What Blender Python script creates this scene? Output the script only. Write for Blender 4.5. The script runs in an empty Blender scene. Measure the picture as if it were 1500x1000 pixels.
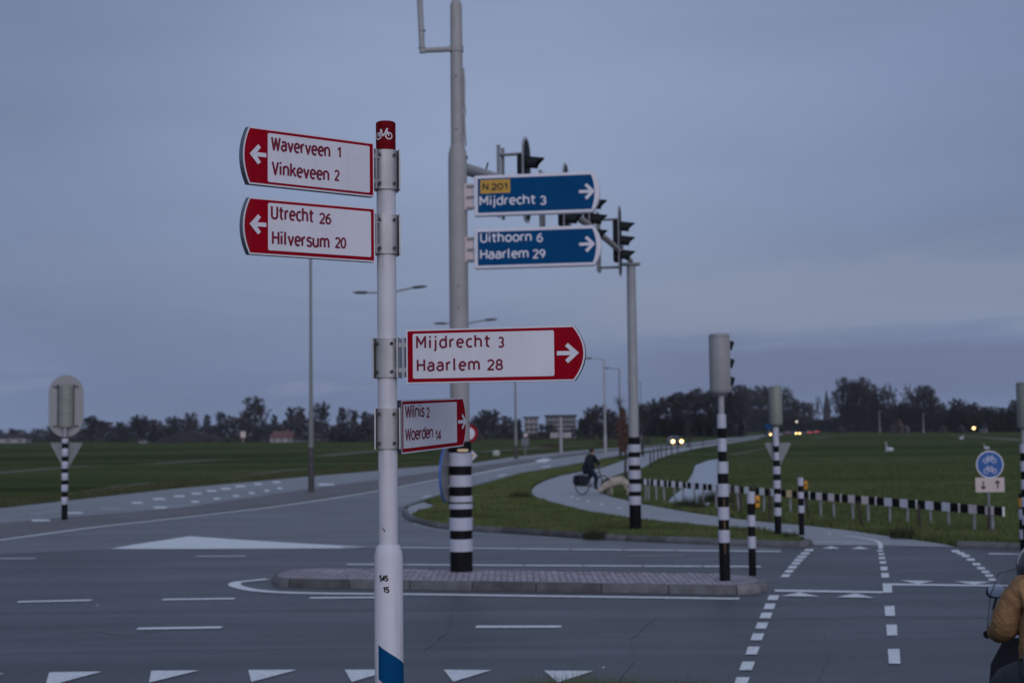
import bpy, bmesh, math, random
import numpy as np
from mathutils import Vector, Matrix
from mathutils.geometry import tessellate_polygon

sc = bpy.context.scene
COL = sc.collection

# ------------------------------------------------------------------ camera
EYE = 2.4                                  # eye height above the road (m)
FPX = 50.0 / 36.0 * 1500.0                 # focal length in photo pixels
PITCH = math.atan(132 / FPX)
ROLL = math.radians(0.69)
cF = Vector((0, math.cos(PITCH), math.sin(PITCH)))
cU0 = Vector((0, -math.sin(PITCH), math.cos(PITCH)))
cX = Vector((1, 0, 0))
cU = cU0 * math.cos(ROLL) + cX * math.sin(ROLL)
cR = cX * math.cos(ROLL) - cU0 * math.sin(ROLL)
CAM = Vector((0, 0, EYE))
cam = bpy.data.objects.new('camera', bpy.data.cameras.new('camera'))
COL.objects.link(cam)
m = Matrix((cR, cU, -cF)).transposed().to_4x4()
m.translation = CAM
cam.matrix_world = m
cam.data.lens = 50
cam.data.sensor_width = 36
cam.data.clip_start = 0.05
cam.data.clip_end = 12000
cam.data.dof.use_dof = True
cam.data.dof.focus_distance = 5.55
cam.data.dof.aperture_fstop = 4.2
sc.camera = cam

# ------------------------------------------------------------------ world, sun, exposure
W = bpy.data.worlds.new('World')
sc.world = W
W.use_nodes = True
nt = W.node_tree
for n in list(nt.nodes):
    nt.nodes.remove(n)


def N(t, **k):
    n = nt.nodes.new(t)
    for a, b in k.items():
        setattr(n, a, b)
    return n


def ramp(node, stops, interp='LINEAR'):
    r = node.color_ramp
    r.interpolation = interp
    while len(r.elements) > 1:
        r.elements.remove(r.elements[-1])
    r.elements[0].position = stops[0][0]
    r.elements[0].color = (*stops[0][1], 1)
    for p, c in stops[1:]:
        e = r.elements.new(p)
        e.color = (*c, 1)


SUN_EL, SUN_AZ = math.radians(22), math.radians(168)    # azimuth clockwise from +Y: behind the camera, to the right
SKY_STRENGTH = 0.1
out = N('ShaderNodeOutputWorld')
bg = N('ShaderNodeBackground')
bg.inputs['Strength'].default_value = SKY_STRENGTH
sky = N('ShaderNodeTexSky', sky_type='NISHITA')
sky.sun_disc = False
sky.sun_elevation = SUN_EL
sky.sun_rotation = SUN_AZ
sky.air_density = 2.0
sky.dust_density = 3.0
tc = N('ShaderNodeTexCoord')
sep = N('ShaderNodeSeparateXYZ')
nt.links.new(tc.outputs['Generated'], sep.inputs[0])


def mth(op, a, b=None, c=None, clamp=False, tree=None):
    t = tree or nt
    n = t.nodes.new('ShaderNodeMath')
    n.operation = op
    n.use_clamp = clamp
    for i, v in enumerate((a, b, c)):
        if v is None:
            continue
        if isinstance(v, (int, float)):
            n.inputs[i].default_value = v
        else:
            t.links.new(v, n.inputs[i])
    return n.outputs[0]


def noise(vec, scale, detail=3, rough=.5, tree=None, mapscale=None, distort=0.0):
    t = tree or nt
    if mapscale:
        mp = t.nodes.new('ShaderNodeMapping')
        mp.inputs['Scale'].default_value = mapscale
        t.links.new(vec, mp.inputs[0])
        vec = mp.outputs[0]
    n = t.nodes.new('ShaderNodeTexNoise')
    n.inputs['Scale'].default_value = scale
    n.inputs['Detail'].default_value = detail
    n.inputs['Roughness'].default_value = rough
    n.inputs['Distortion'].default_value = distort
    t.links.new(vec, n.inputs['Vector'])
    return n.outputs[0]


def mixc(fac, a, b, tree=None):
    t = tree or nt
    n = t.nodes.new('ShaderNodeMix')
    n.data_type = 'RGBA'
    for i, v in ((0, fac), (6, a), (7, b)):
        if isinstance(v, (int, float)):
            n.inputs[i].default_value = v
        elif isinstance(v, tuple):
            n.inputs[i].default_value = (*v, 1)
        else:
            t.links.new(v, n.inputs[i])
    return n.outputs[2]


def smooth(x, lo, hi):
    n = nt.nodes.new('ShaderNodeMapRange')
    n.interpolation_type = 'SMOOTHSTEP'
    nt.links.new(x, n.inputs[0])
    n.inputs[1].default_value = lo
    n.inputs[2].default_value = hi
    return n.outputs[0]


zz, xx = sep.outputs[2], sep.outputs[0]
n_big = noise(tc.outputs['Generated'], 2.2, 3, .5, mapscale=(1, 1, 3.5))
n_streak = noise(tc.outputs['Generated'], 4.0, 5, .6, mapscale=(1.2, 1.2, 11), distort=.5)
n_wisp = noise(tc.outputs['Generated'], 9.0, 6, .65, mapscale=(1, 1, 7), distort=.8)
zw = mth('ADD', zz, mth('MULTIPLY', mth('SUBTRACT', n_streak, .5), .07))
gr = N('ShaderNodeValToRGB')
K = 10.0
ramp(gr, [(0.0, (.185, .245, .40)), (.03, (.172, .23, .385)), (.07, (.185, .245, .40)), (.10, (.212, .272, .425)),
          (.16, (.232, .298, .462)), (.24, (.248, .312, .48)), (.34, (.228, .283, .43)), (.6, (.26, .31, .43)),
          (1.0, (.30, .35, .46))])
nt.links.new(zw, gr.inputs[0])
col = gr.outputs[0]
# broad uneven thickness of the overcast
thick = N('ShaderNodeMapRange')
nt.links.new(n_big, thick.inputs[0])
thick.inputs[1].default_value = .3
thick.inputs[2].default_value = .7
thick.inputs[3].default_value = .87
thick.inputs[4].default_value = 1.1
scl = N('ShaderNodeVectorMath', operation='SCALE')
nt.links.new(col, scl.inputs[0])
nt.links.new(thick.outputs[0], scl.inputs['Scale'])
col = scl.outputs[0]
axx = mth('ABSOLUTE', xx)
side = mixc(mth('MULTIPLY', smooth(axx, .03, .36), smooth(zz, .02, .10)), (1.01, 1.01, 1.02), (.735, .765, .83))
scs = N('ShaderNodeVectorMath', operation='MULTIPLY')
nt.links.new(col, scs.inputs[0])
nt.links.new(side, scs.inputs[1])
col = scs.outputs[0]
# a dark bank of cloud low on the right
zb = mth('ADD', zz, mth('MULTIPLY', mth('SUBTRACT', n_wisp, .5), .022))
band = mth('MULTIPLY', smooth(zb, .008, .03), mth('SUBTRACT', 1.0, smooth(zb, .050, .060)))
band = mth('MULTIPLY', band, smooth(xx, .02, .16))
col = mixc(mth('MULTIPLY', band, .72), col, (.135, .175, .30))
# paler strip above it
bnd2 = mth('MULTIPLY', smooth(zw, .058, .075), mth('SUBTRACT', 1.0, smooth(zw, .09, .135)))
bnd2 = mth('MULTIPLY', bnd2, smooth(xx, -.05, .15))
col = mixc(mth('MULTIPLY', bnd2, .50), col, (.265, .32, .43))
# small pale puffs low on the left
puff = mth('MULTIPLY', smooth(n_wisp, .52, .66), mth('MULTIPLY', smooth(zz, .022, .032), mth('SUBTRACT', 1.0, smooth(zz, .040, .052))))
puff = mth('MULTIPLY', puff, mth('SUBTRACT', 1.0, smooth(xx, -.12, .02)))
col = mixc(mth('MULTIPLY', puff, .30), col, (.27, .31, .45))
sc10 = N('ShaderNodeVectorMath', operation='SCALE')
nt.links.new(col, sc10.inputs[0])
sc10.inputs['Scale'].default_value = K
fin = mixc(.94, sky.outputs[0], sc10.outputs[0])
nt.links.new(fin, bg.inputs[0])
nt.links.new(bg.outputs[0], out.inputs[0])

sl = bpy.data.lights.new('sun', 'SUN')
sl.energy = 1.15
sl.angle = math.radians(65)
sl.color = (.93, .93, 1.0)
so = bpy.data.objects.new('sun', sl)
COL.objects.link(so)
sd = Vector((math.sin(SUN_AZ) * math.cos(SUN_EL), math.cos(SUN_AZ) * math.cos(SUN_EL), math.sin(SUN_EL)))
so.rotation_euler = sd.to_track_quat('Z', 'Y').to_euler()
so.location = (0, -20, 30)

sc.view_settings.view_transform = 'Standard'
sc.view_settings.look = 'None'
sc.view_settings.exposure = 0
sc.view_settings.gamma = 1
sc.view_settings.use_curve_mapping = False
sc.cycles.max_bounces = 6
sc.cycles.transparent_max_bounces = 12


# ------------------------------------------------------------------ pixel -> place
def ray(px, py):
    return cF + cR * ((px - 750) / FPX) + cU * ((500 - py) / FPX)


def G(px, py, z=0.0):                       # point of the horizontal plane at height z
    d = ray(px, py)
    k = (z - EYE) / d.z
    return CAM + d * k


def D(px, py, Y):                           # point at distance Y
    d = ray(px, py)
    return CAM + d * (Y / d.y)


def PPM(Y):
    return FPX / Y


# ------------------------------------------------------------------ materials
def mat(name, color, rough=.6, var=.12, vscale=6, bump=0.0, bscale=60, metal=0, spec=.5, stretch=(1, 1, 1),
        color2=None, emit=None, estr=0, bdist=.01, trans=0, ior=1.45, coat=0, drips=0.0, object_coords=True):
    M = bpy.data.materials.new(name)
    M.use_nodes = True
    t = M.node_tree
    b = t.nodes['Principled BSDF']
    tcn = t.nodes.new('ShaderNodeTexCoord')
    v = tcn.outputs['Object'] if object_coords else tcn.outputs['Generated']
    n1 = noise(v, vscale, 5, .6, tree=t, mapscale=stretch)
    c2 = color2 or tuple(c * (1 - 2.2 * var) for c in color)
    rr = t.nodes.new('ShaderNodeMapRange')
    t.links.new(n1, rr.inputs[0])
    rr.inputs[1].default_value = .32
    rr.inputs[2].default_value = .68
    c = mixc(rr.outputs[0], c2, tuple(color), tree=t)
    if drips:
        n2 = noise(v, 18, 4, .7, tree=t, mapscale=(1, 1, .08))
        r2 = t.nodes.new('ShaderNodeMapRange')
        t.links.new(n2, r2.inputs[0])
        r2.inputs[1].default_value = .5
        r2.inputs[2].default_value = .75
        r2.inputs[4].default_value = drips
        c = mixc(r2.outputs[0], c, (.16, .145, .12), tree=t)
    t.links.new(c, b.inputs['Base Color'])
    b.inputs['Roughness'].default_value = rough
    b.inputs['Metallic'].default_value = metal
    b.inputs['Specular IOR Level'].default_value = spec
    b.inputs['IOR'].default_value = ior
    b.inputs['Coat Weight'].default_value = coat
    if trans:
        b.inputs['Transmission Weight'].default_value = trans
    if emit:
        b.inputs['Emission Color'].default_value = (*emit, 1)
        b.inputs['Emission Strength'].default_value = estr
    if bump:
        nb = noise(v, bscale, 4, .6, tree=t)
        bm = t.nodes.new('ShaderNodeBump')
        bm.inputs['Strength'].default_value = bump
        bm.inputs['Distance'].default_value = bdist
        t.links.new(nb, bm.inputs['Height'])
        t.links.new(bm.outputs[0], b.inputs['Normal'])
    return M


M = {}
M['sign_white'] = mat('sign_white', (.70, .68, .78), .45, .04, 5, drips=.10)
M['sign_red'] = mat('sign_red', (.32, .001, .013), .75, .08, 6, spec=.08, drips=.06)
M['cap_red'] = mat('cap_red', (.17, .002, .008), .7, .1, 20, spec=.1)
M['ink_red'] = mat('ink_red', (.19, .006, .035), .8, .05, 20)
M['sign_blue'] = mat('sign_blue', (.0008, .064, .195), .75, .06, 4, spec=.1)
M['sign_yellow'] = mat('sign_yellow', (.55, .30, .03), .45, .05, 9)
M['ink_black'] = mat('ink_black', (.012, .012, .014), .5, .05, 9)
M['post_white'] = mat('post_white', (.63, .615, .70), .5, .05, 5, bump=.05, bscale=80, drips=.34)
M['clamp_alu'] = mat('clamp_alu', (.42, .42, .45), .42, .10, 9, metal=.35, drips=.25)
M['edge_alu'] = mat('edge_alu', (.16, .19, .24), .35, .12, 9, metal=.6)
M['bolt_steel'] = mat('bolt_steel', (.05, .05, .06), .5, .2, 40, metal=.6)
M['mast_grey'] = mat('mast_grey', (.345, .335, .345), .55, .06, 3, drips=.22)
M['mast_pale'] = mat('mast_pale', (.34, .345, .37), .55, .06, 3, drips=.15)
M['band_black'] = mat('band_black', (.006, .006, .009), .7, .2, 12, drips=.04, spec=.2)
M['band_white'] = mat('band_white', (.50, .51, .62), .45, .05, 6, drips=.30)
M['head_grey'] = mat('head_grey', (.30, .30, .32), .5, .05, 8, drips=.15)
M['head_beige'] = mat('head_beige', (.25, .27, .24), .5, .06, 8, drips=.15)
M['plate_grey'] = mat('plate_grey', (.22, .23, .25), .5, .06, 8, drips=.1)
M['visor_black'] = mat('visor_black', (.006, .010, .014), .6, .1, 12, spec=.3)
M['lens_dark'] = mat('lens_dark', (.03, .02, .02), .15, .1, 12)
M['galv'] = mat('galv', (.27, .29, .33), .45, .14, 25, metal=.4)
M['lamp_post_grey'] = mat('lamp_post_grey', (.20, .205, .21), .55, .1, 3, drips=.2)
M['lamp_post_dark'] = mat('lamp_post_dark', (.075, .07, .072), .6, .2, 3)
M['button_yellow'] = mat('button_yellow', (.62, .26, .015), .45, .08, 20)
M['plate_pink'] = mat('plate_pink', (.60, .49, .49), .4, .05, 9)
M['refl_lav'] = mat('refl_lav', (.78, .76, .86), .4, .06, 9)
M['refl_pink'] = mat('refl_pink', (.84, .72, .74), .4, .06, 9)
M['refl_orange'] = mat('refl_orange', (.9, .66, .36), .4, .06, 9)
M['refl_white'] = mat('refl_white', (.84, .84, .86), .4, .06, 9)
M['wood_old'] = mat('wood_old', (.065, .045, .042), .8, .2, 12, bump=.4, bscale=30, stretch=(6, 6, 1))
M['kerb'] = mat('kerb', (.155, .158, .172), .75, .22, 4, bump=.5, bscale=70)
M['kerb_light'] = mat('kerb_light', (.23, .22, .225), .75, .22, 5, bump=.5, bscale=70)
M['kerb_dark'] = mat('kerb_dark', (.105, .105, .112), .78, .25, 3, bump=.5, bscale=60)
M['paver'] = mat('paver', (.42, .385, .455), .8, .2, 2.2, bump=.4, bscale=70)
M['paver2'] = mat('paver2', (.345, .31, .37), .8, .2, 3, bump=.4, bscale=70)
M['joint_sand'] = mat('joint_sand', (.07, .063, .06), .9, .2, 9)
M['mark'] = mat('mark', (.86, .90, .95), .5, .09, 14, bump=.25, bscale=120, color2=(.56, .59, .64))
M['mark_worn'] = mat('mark_worn', (.48, .51, .56), .6, .1, 2.0, color2=(.18, .19, .22), bump=.25, bscale=120)
M['bark'] = mat('bark', (.050, .043, .050), .9, .2, 3)
M['twig'] = mat('twig', (.066, .062, .076), .9, .25, .35, color2=(.034, .036, .046))
M['twig_brown'] = mat('twig_brown', (.078, .062, .066), .9, .25, .35, color2=(.038, .035, .042))
M['ever'] = mat('ever', (.020, .028, .026), .9, .25, .5)
M['brownleaf'] = mat('brownleaf', (.17, .075, .045), .8, .2, 3)
M['grass_blade'] = mat('grass_blade', (.150, .185, .072), .9, .2, .6, color2=(.082, .108, .042), spec=.08)
M['grass_rough'] = mat('grass_rough', (.066, .088, .030), .9, .2, .5, color2=(.045, .055, .028))
M['grass_dry'] = mat('grass_dry', (.15, .13, .065), .8, .2, 1.2)
M['brick_red'] = mat('brick_red', (.15, .085, .085), .8, .15, 1)
M['wall_pale'] = mat('wall_pale', (.36, .34, .37), .8, .08, .6)
M['wall_grey'] = mat('wall_grey', (.16, .17, .20), .8, .1, .6)
M['wall_dark'] = mat('wall_dark', (.045, .042, .050), .85, .15, .8)
M['roof_dark'] = mat('roof_dark', (.035, .034, .040), .8, .15, .8)
M['roof_red'] = mat('roof_red', (.17, .085, .085), .8, .15, .8)
M['pane'] = mat('pane', (.05, .06, .08), .15, .1, 2)
M['navy_cloth'] = mat('navy_cloth', (.010, .013, .026), .85, .2, 9, bump=.3, bscale=30)
M['jeans'] = mat('jeans', (.013, .02, .045), .85, .2, 9, bump=.3, bscale=40)
M['trousers'] = mat('trousers', (.075, .080, .10), .85, .2, 9, bump=.3, bscale=40)
M['skin'] = mat('skin', (.42, .24, .18), .55, .05, 20)
M['hair'] = mat('hair', (.03, .025, .025), .7, .2, 30)
M['jacket'] = mat('jacket', (.33, .185, .090), .85, .12, 7, bump=1.0, bscale=6, bdist=.05, color2=(.225, .12, .055))
M['helmet'] = mat('helmet', (.045, .05, .062), .3, .05, 9, coat=.4)
M['helmet_rim'] = mat('helmet_rim', (.33, .34, .37), .3, .05, 9)
M['tyre'] = mat('tyre', (.012, .012, .013), .8, .1, 20)
M['scooter_paint'] = mat('scooter_paint', (.055, .060, .075), .3, .05, 9, coat=.5)
M['mirror'] = mat('mirror', (.80, .83, .88), .08, .02, 9, metal=1)
M['tail_red'] = mat('tail_red', (.25, .02, .02), .3, .1, 9)
M['screen'] = mat('screen', (.16, .19, .20), .08, .02, 9)
M['fur'] = mat('fur', (.44, .38, .34), .9, .15, 6, bump=.6, bscale=40)
M['feather'] = mat('feather', (.55, .60, .66), .8, .08, 6)
M['beak'] = mat('beak', (.55, .22, .04), .5, .1, 6)
M['head_lamp'] = mat('head_lamp', (1, .9, .7), .3, .0, 5, emit=(1, .60, .19), estr=9)
M['tail_lamp'] = mat('tail_lamp', (.8, .05, .05), .3, .0, 5, emit=(1, .05, .08), estr=3.5)
M['yard_lamp'] = mat('yard_lamp', (1, .9, .7), .3, .0, 5, emit=(1, .6, .2), estr=6)
M['dim_lamp'] = mat('dim_lamp', (1, .9, .8), .3, .0, 5, emit=(1, .85, .66), estr=.7)
M['lit_window'] = mat('lit_window', (1, .9, .7), .3, .0, 5, emit=(1, .7, .35), estr=2.5)
M['car_dark'] = mat('car_dark', (.03, .035, .045), .3, .05, 2, coat=.5)
M['car_red'] = mat('car_red', (.16, .02, .03), .3, .05, 2, coat=.5)
M['car_silver'] = mat('car_silver', (.22, .23, .26), .3, .05, 2, coat=.5)
M['shrub'] = mat('shrub', (.050, .060, .028), .85, .2, 2)
M['pale_wrap'] = mat('pale_wrap', (.42, .47, .44), .5, .08, 6)
M['dirt'] = mat('dirt', (.030, .024, .026), .9, .2, 20)
M['bank'] = mat('bank', (.050, .058, .022), .85, .2, 1.5, bump=.5, bscale=12)


def ground_mat(name, stops, rough, spec, layers, bump=.3, bscale=160):
    """layers: (scale, mapscale, weight) summed around .5 and sent through a ramp of albedo stops."""
    Mx = bpy.data.materials.new(name)
    Mx.use_nodes = True
    t = Mx.node_tree
    b = t.nodes['Principled BSDF']
    tcn = t.nodes.new('ShaderNodeTexCoord')
    v = tcn.outputs['Object']
    s = None
    for scale, ms, w in layers:
        n = mth('MULTIPLY', mth('SUBTRACT', noise(v, scale, 5, .6, tree=t, mapscale=ms, distort=.3), .5, tree=t), w, tree=t)
        s = n if s is None else mth('ADD', s, n, tree=t)
    s = mth('ADD', s, .5, tree=t)
    r = t.nodes.new('ShaderNodeValToRGB')
    ramp(r, stops)
    t.links.new(s, r.inputs[0])
    t.links.new(r.outputs[0], b.inputs['Base Color'])
    b.inputs['Specular IOR Level'].default_value = spec
    rn = t.nodes.new('ShaderNodeMapRange')
    t.links.new(s, rn.inputs[0])
    rn.inputs[3].default_value = rough + .08
    rn.inputs[4].default_value = rough - .08
    t.links.new(rn.outputs[0], b.inputs['Roughness'])
    if bump:
        nb = noise(v, bscale, 3, .6, tree=t)
        bm = t.nodes.new('ShaderNodeBump')
        bm.inputs['Strength'].default_value = bump
        bm.inputs['Distance'].default_value = .006
        t.links.new(nb, bm.inputs['Height'])
        t.links.new(bm.outputs[0], b.inputs['Normal'])
    M[name] = Mx


ground_mat('asphalt', [(.22, (.028, .032, .044)), (.5, (.053, .058, .074)), (.75, (.082, .088, .106))], .47, .52,
           [(.25, (1, 2, 1), .6), (1.0, (.06, 1.3, 1), .75), (9, (1, 1, 1), .25), (70, (1, 1, 1), .55)], .5, 190)
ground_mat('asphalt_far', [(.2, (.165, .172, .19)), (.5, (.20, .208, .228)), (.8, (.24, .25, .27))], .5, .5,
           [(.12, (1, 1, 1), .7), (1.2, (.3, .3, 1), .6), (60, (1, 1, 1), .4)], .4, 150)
ground_mat('asphalt_path', [(.2, (.25, .26, .285)), (.5, (.285, .30, .33)), (.8, (.33, .345, .375))], .55, .5,
           [(.3, (1, 1, 1), .7), (2.0, (1, 1, 1), .5), (60, (1, 1, 1), .4)], .4, 150)
ground_mat('brick_strip', [(.2, (.10, .098, .110)), (.5, (.135, .130, .146)), (.8, (.17, .162, .18))], .7, .4,
           [(.3, (1, 1, 1), .7), (3.0, (1, 1, 1), .6), (30, (1, 1, 1), .5)], .5, 60)
ground_mat('meadow', [(.15, (.024, .034, .011)), (.38, (.040, .056, .016)), (.55, (.058, .077, .023)), (.68, (.085, .096, .038)), (.85, (.125, .12, .065))],
           .97, .03, [(.012, (.30, 2.8, 1), 1.25), (.06, (.3, 2.2, 1), .8), (.7, (1, 1, 1), .35), (7, (1, 1, 1), .4)], .8, 14)
ground_mat('verge_soil', [(.15, (0.046, 0.058, 0.022)), (.45, (0.070, 0.092, 0.031)), (.7, (0.089, 0.111, 0.041)), (.9, (0.135, 0.121, 0.068))],
           .97, .03, [(.25, (1, 1, 1), .7), (1.6, (1, 1, 1), .8), (14, (1, 1, 1), .5)], .9, 25)
# ditch water
Mw = bpy.data.materials.new('ditch_water')
Mw.use_nodes = True
b_ = Mw.node_tree.nodes['Principled BSDF']
b_.inputs['Base Color'].default_value = (.10, .12, .15, 1)
b_.inputs['Roughness'].default_value = .30
b_.inputs['Specular IOR Level'].default_value = 1.0
b_.inputs['IOR'].default_value = 1.6
_tc = Mw.node_tree.nodes.new('ShaderNodeTexCoord')
_n = noise(_tc.outputs['Object'], 3, 3, .5, tree=Mw.node_tree, mapscale=(1, .4, 1))
_b = Mw.node_tree.nodes.new('ShaderNodeBump')
_b.inputs['Strength'].default_value = .12
_b.inputs['Distance'].default_value = .02
Mw.node_tree.links.new(_n, _b.inputs['Height'])
Mw.node_tree.links.new(_b.outputs[0], b_.inputs['Normal'])
M['water'] = Mw

# ------------------------------------------------------------------ object helpers


def tag(o, label=None, cat=None, group=None, kind=None):
    if label:
        o['label'] = label
    if cat:
        o['category'] = cat
    if group:
        o['group'] = group
    if kind:
        o['kind'] = kind
    return o


def empty(name, loc, rz=0.0, label=None, cat=None, group=None):
    o = bpy.data.objects.new(name, None)
    o.empty_display_size = .2
    COL.objects.link(o)
    o.location = loc
    o.rotation_euler = (0, 0, rz)
    return tag(o, label, cat, group)


def kids(o):
    return [c for c in bpy.data.objects if c.parent == o]


def copy_tree(o, parent=None):
    ch = list(o.children)
    c = o.copy()
    COL.objects.link(c)
    if parent:
        c.parent = parent
    for k in ch:
        copy_tree(k, c)
    return c


class MB:
    def __init__(s):
        s.v, s.f, s.mi = [], [], []

    def add(s, vs, fs, mi=0):
        o = len(s.v)
        s.v += [tuple(v) for v in vs]
        s.f += [tuple(i + o for i in f) for f in fs]
        s.mi += [mi] * len(fs)
        return s

    def box(s, c, size, rz=0.0, mi=0, mtx=None):
        x, y, z = (k / 2 for k in size)
        vs = [Vector((a * x, b * y, d * z)) for a, b, d in
              ((-1, -1, -1), (1, -1, -1), (1, 1, -1), (-1, 1, -1), (-1, -1, 1), (1, -1, 1), (1, 1, 1), (-1, 1, 1))]
        R = Matrix.Rotation(rz, 3, 'Z')
        vs = [R @ v + Vector(c) for v in vs]
        if mtx is not None:
            vs = [mtx @ v for v in vs]
        return s.add(vs, [(0, 3, 2, 1), (4, 5, 6, 7), (0, 1, 5, 4), (1, 2, 6, 5), (2, 3, 7, 6), (3, 0, 4, 7)], mi)

    def bar(s, p, q, w, h, mi=0):
        p, q = Vector(p), Vector(q)
        d = (q - p).normalized()
        a = d.cross(Vector((0, 0, 1)))
        a = a.normalized() if a.length > 1e-4 else Vector((1, 0, 0))
        b = a.cross(d)
        vs = []
        for e in (p, q):
            for i, j in ((-1, -1), (1, -1), (1, 1), (-1, 1)):
                vs.append(e + a * w / 2 * i + b * h / 2 * j)
        return s.add(vs, [(0, 1, 2, 3), (7, 6, 5, 4), (0, 4, 5, 1), (1, 5, 6, 2), (2, 6, 7, 3), (3, 7, 4, 0)], mi)

    def tube(s, pts, rad, n=12, mi=0, cap=True):
        pts = [Vector(p) for p in pts]
        rs = rad if isinstance(rad, (list, tuple)) else [rad] * len(pts)
        rings = []
        prev = None
        for i, p in enumerate(pts):
            d = (pts[min(i + 1, len(pts) - 1)] - pts[max(i - 1, 0)]).normalized()
            if prev is None:
                a = d.cross(Vector((0, 1, .001)))
                if a.length < .05:
                    a = d.cross(Vector((1, 0, 0)))
                a.normalize()
            else:
                a = (prev - d * prev.dot(d)).normalized()
            prev = a
            b = d.cross(a)
            rings.append([p + (a * math.cos(2 * math.pi * k / n) + b * math.sin(2 * math.pi * k / n)) * rs[i] for k in range(n)])
        vs = [v for r in rings for v in r]
        fs = []
        for i in range(len(rings) - 1):
            for k in range(n):
                k2 = (k + 1) % n
                fs.append((i * n + k, i * n + k2, (i + 1) * n + k2, (i + 1) * n + k))
        if cap:
            fs.append(tuple(range(n))[::-1])
            fs.append(tuple((len(rings) - 1) * n + k for k in range(n)))
        return s.add(vs, fs, mi)

    def lathe(s, prof, n=24, mi=0, c=(0, 0, 0), cap=True):
        cx, cy, cz = c
        return s.add([(cx + r * math.cos(2 * math.pi * k / n), cy + r * math.sin(2 * math.pi * k / n), cz + z)
                      for r, z in prof for k in range(n)],
                     [(i * n + k, i * n + (k + 1) % n, (i + 1) * n + (k + 1) % n, (i + 1) * n + k)
                      for i in range(len(prof) - 1) for k in range(n)] +
                     ([tuple(range(n))[::-1], tuple((len(prof) - 1) * n + k for k in range(n))] if cap else []), mi)

    def prism(s, outline, depth0, depth1, fr, mi=0, side_mi=None):
        """outline in (u, v); fr(u, d, v) -> point; depth1 is the front."""
        n = len(outline)
        a = [fr(u, depth0, v) for u, v in outline]
        b = [fr(u, depth1, v) for u, v in outline]
        s.add(a + b, [tuple(range(n))[::-1], tuple(range(n, 2 * n))], mi)
        s.add(a + b, [(i, (i + 1) % n, n + (i + 1) % n, n + i) for i in range(n)], mi if side_mi is None else side_mi)
        return s

    def sheet(s, outline, depth, fr, mi=0):
        tri = tessellate_polygon([[Vector((u, v, 0)) for u, v in outline]])
        return s.add([fr(u, depth, v) for u, v in outline], [tuple(t) for t in tri], mi)

    def build(s, name, mats, parent=None, smooth=False, bevel=0.0):
        me = bpy.data.meshes.new(name)
        me.from_pydata([tuple(v) for v in s.v], [], s.f)
        if not isinstance(mats, (list, tuple)):
            mats = [mats]
        for k in mats:
            me.materials.append(M[k] if isinstance(k, str) else k)
        if len(mats) > 1:
            me.polygons.foreach_set('material_index', s.mi)
        bm = bmesh.new()
        bm.from_mesh(me)
        bmesh.ops.remove_doubles(bm, verts=bm.verts, dist=1e-5)
        bmesh.ops.recalc_face_normals(bm, faces=bm.faces)
        bm.to_mesh(me)
        bm.free()
        if smooth:
            me.shade_smooth()
            me.set_sharp_from_angle(angle=math.radians(38))
        o = bpy.data.objects.new(name, me)
        COL.objects.link(o)
        if parent:
            o.parent = parent
        if bevel:
            b = o.modifiers.new('bevel', 'BEVEL')
            b.width = bevel
            b.segments = 2
            b.limit_method = 'ANGLE'
        return o


def ground_poly(name, px, z, material, holes=(), world=False, sub=0):
    pts = [Vector((p[0], p[1], z)) for p in px] if world else [G(x, y, z) for x, y in px]
    hs = [[(Vector((p[0], p[1], z)) if world else G(p[0], p[1], z)) for p in h] for h in holes]
    allp = [*pts]
    for h in hs:
        allp += h
    tri = tessellate_polygon([[Vector((p.x, p.y, 0)) for p in ring] for ring in [pts] + hs])
    me = bpy.data.meshes.new(name)
    me.from_pydata([tuple(p) for p in allp], [], [tuple(t) for t in tri])
    me.materials.append(M[material])
    bm = bmesh.new()
    bm.from_mesh(me)
    for f in bm.faces:
        f.normal_update()
        if f.normal.z < 0:
            f.normal_flip()
    bm.to_mesh(me)
    bm.free()
    o = bpy.data.objects.new(name, me)
    COL.objects.link(o)
    return tag(o, kind='structure')


def cmr(pts, per=8, closed=False):
    """smooth curve through points (Catmull-Rom)"""
    P = [Vector(p) for p in pts]
    outp = []
    n = len(P)
    rng = range(n if closed else n - 1)
    for i in rng:
        p0 = P[(i - 1) % n] if closed or i > 0 else P[0] * 2 - P[1]
        p1, p2 = P[i], P[(i + 1) % n]
        p3 = P[(i + 2) % n] if closed or i + 2 < n else P[n - 1] * 2 - P[n - 2]
        for k in range(per):
            t = k / per
            outp.append(.5 * ((2 * p1) + (p2 - p0) * t + (2 * p0 - 5 * p1 + 4 * p2 - p3) * t * t + (3 * p1 - p0 - 3 * p2 + p3) * t ** 3))
    if not closed:
        outp.append(P[-1])
    return outp




def _arc(cx, cy, rx, ry, a0, a1, n=10):
    return [(cx + rx * math.cos(math.radians(a0 + (a1 - a0) * k / n)), cy + ry * math.sin(math.radians(a0 + (a1 - a0) * k / n))) for k in range(n + 1)]


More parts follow.
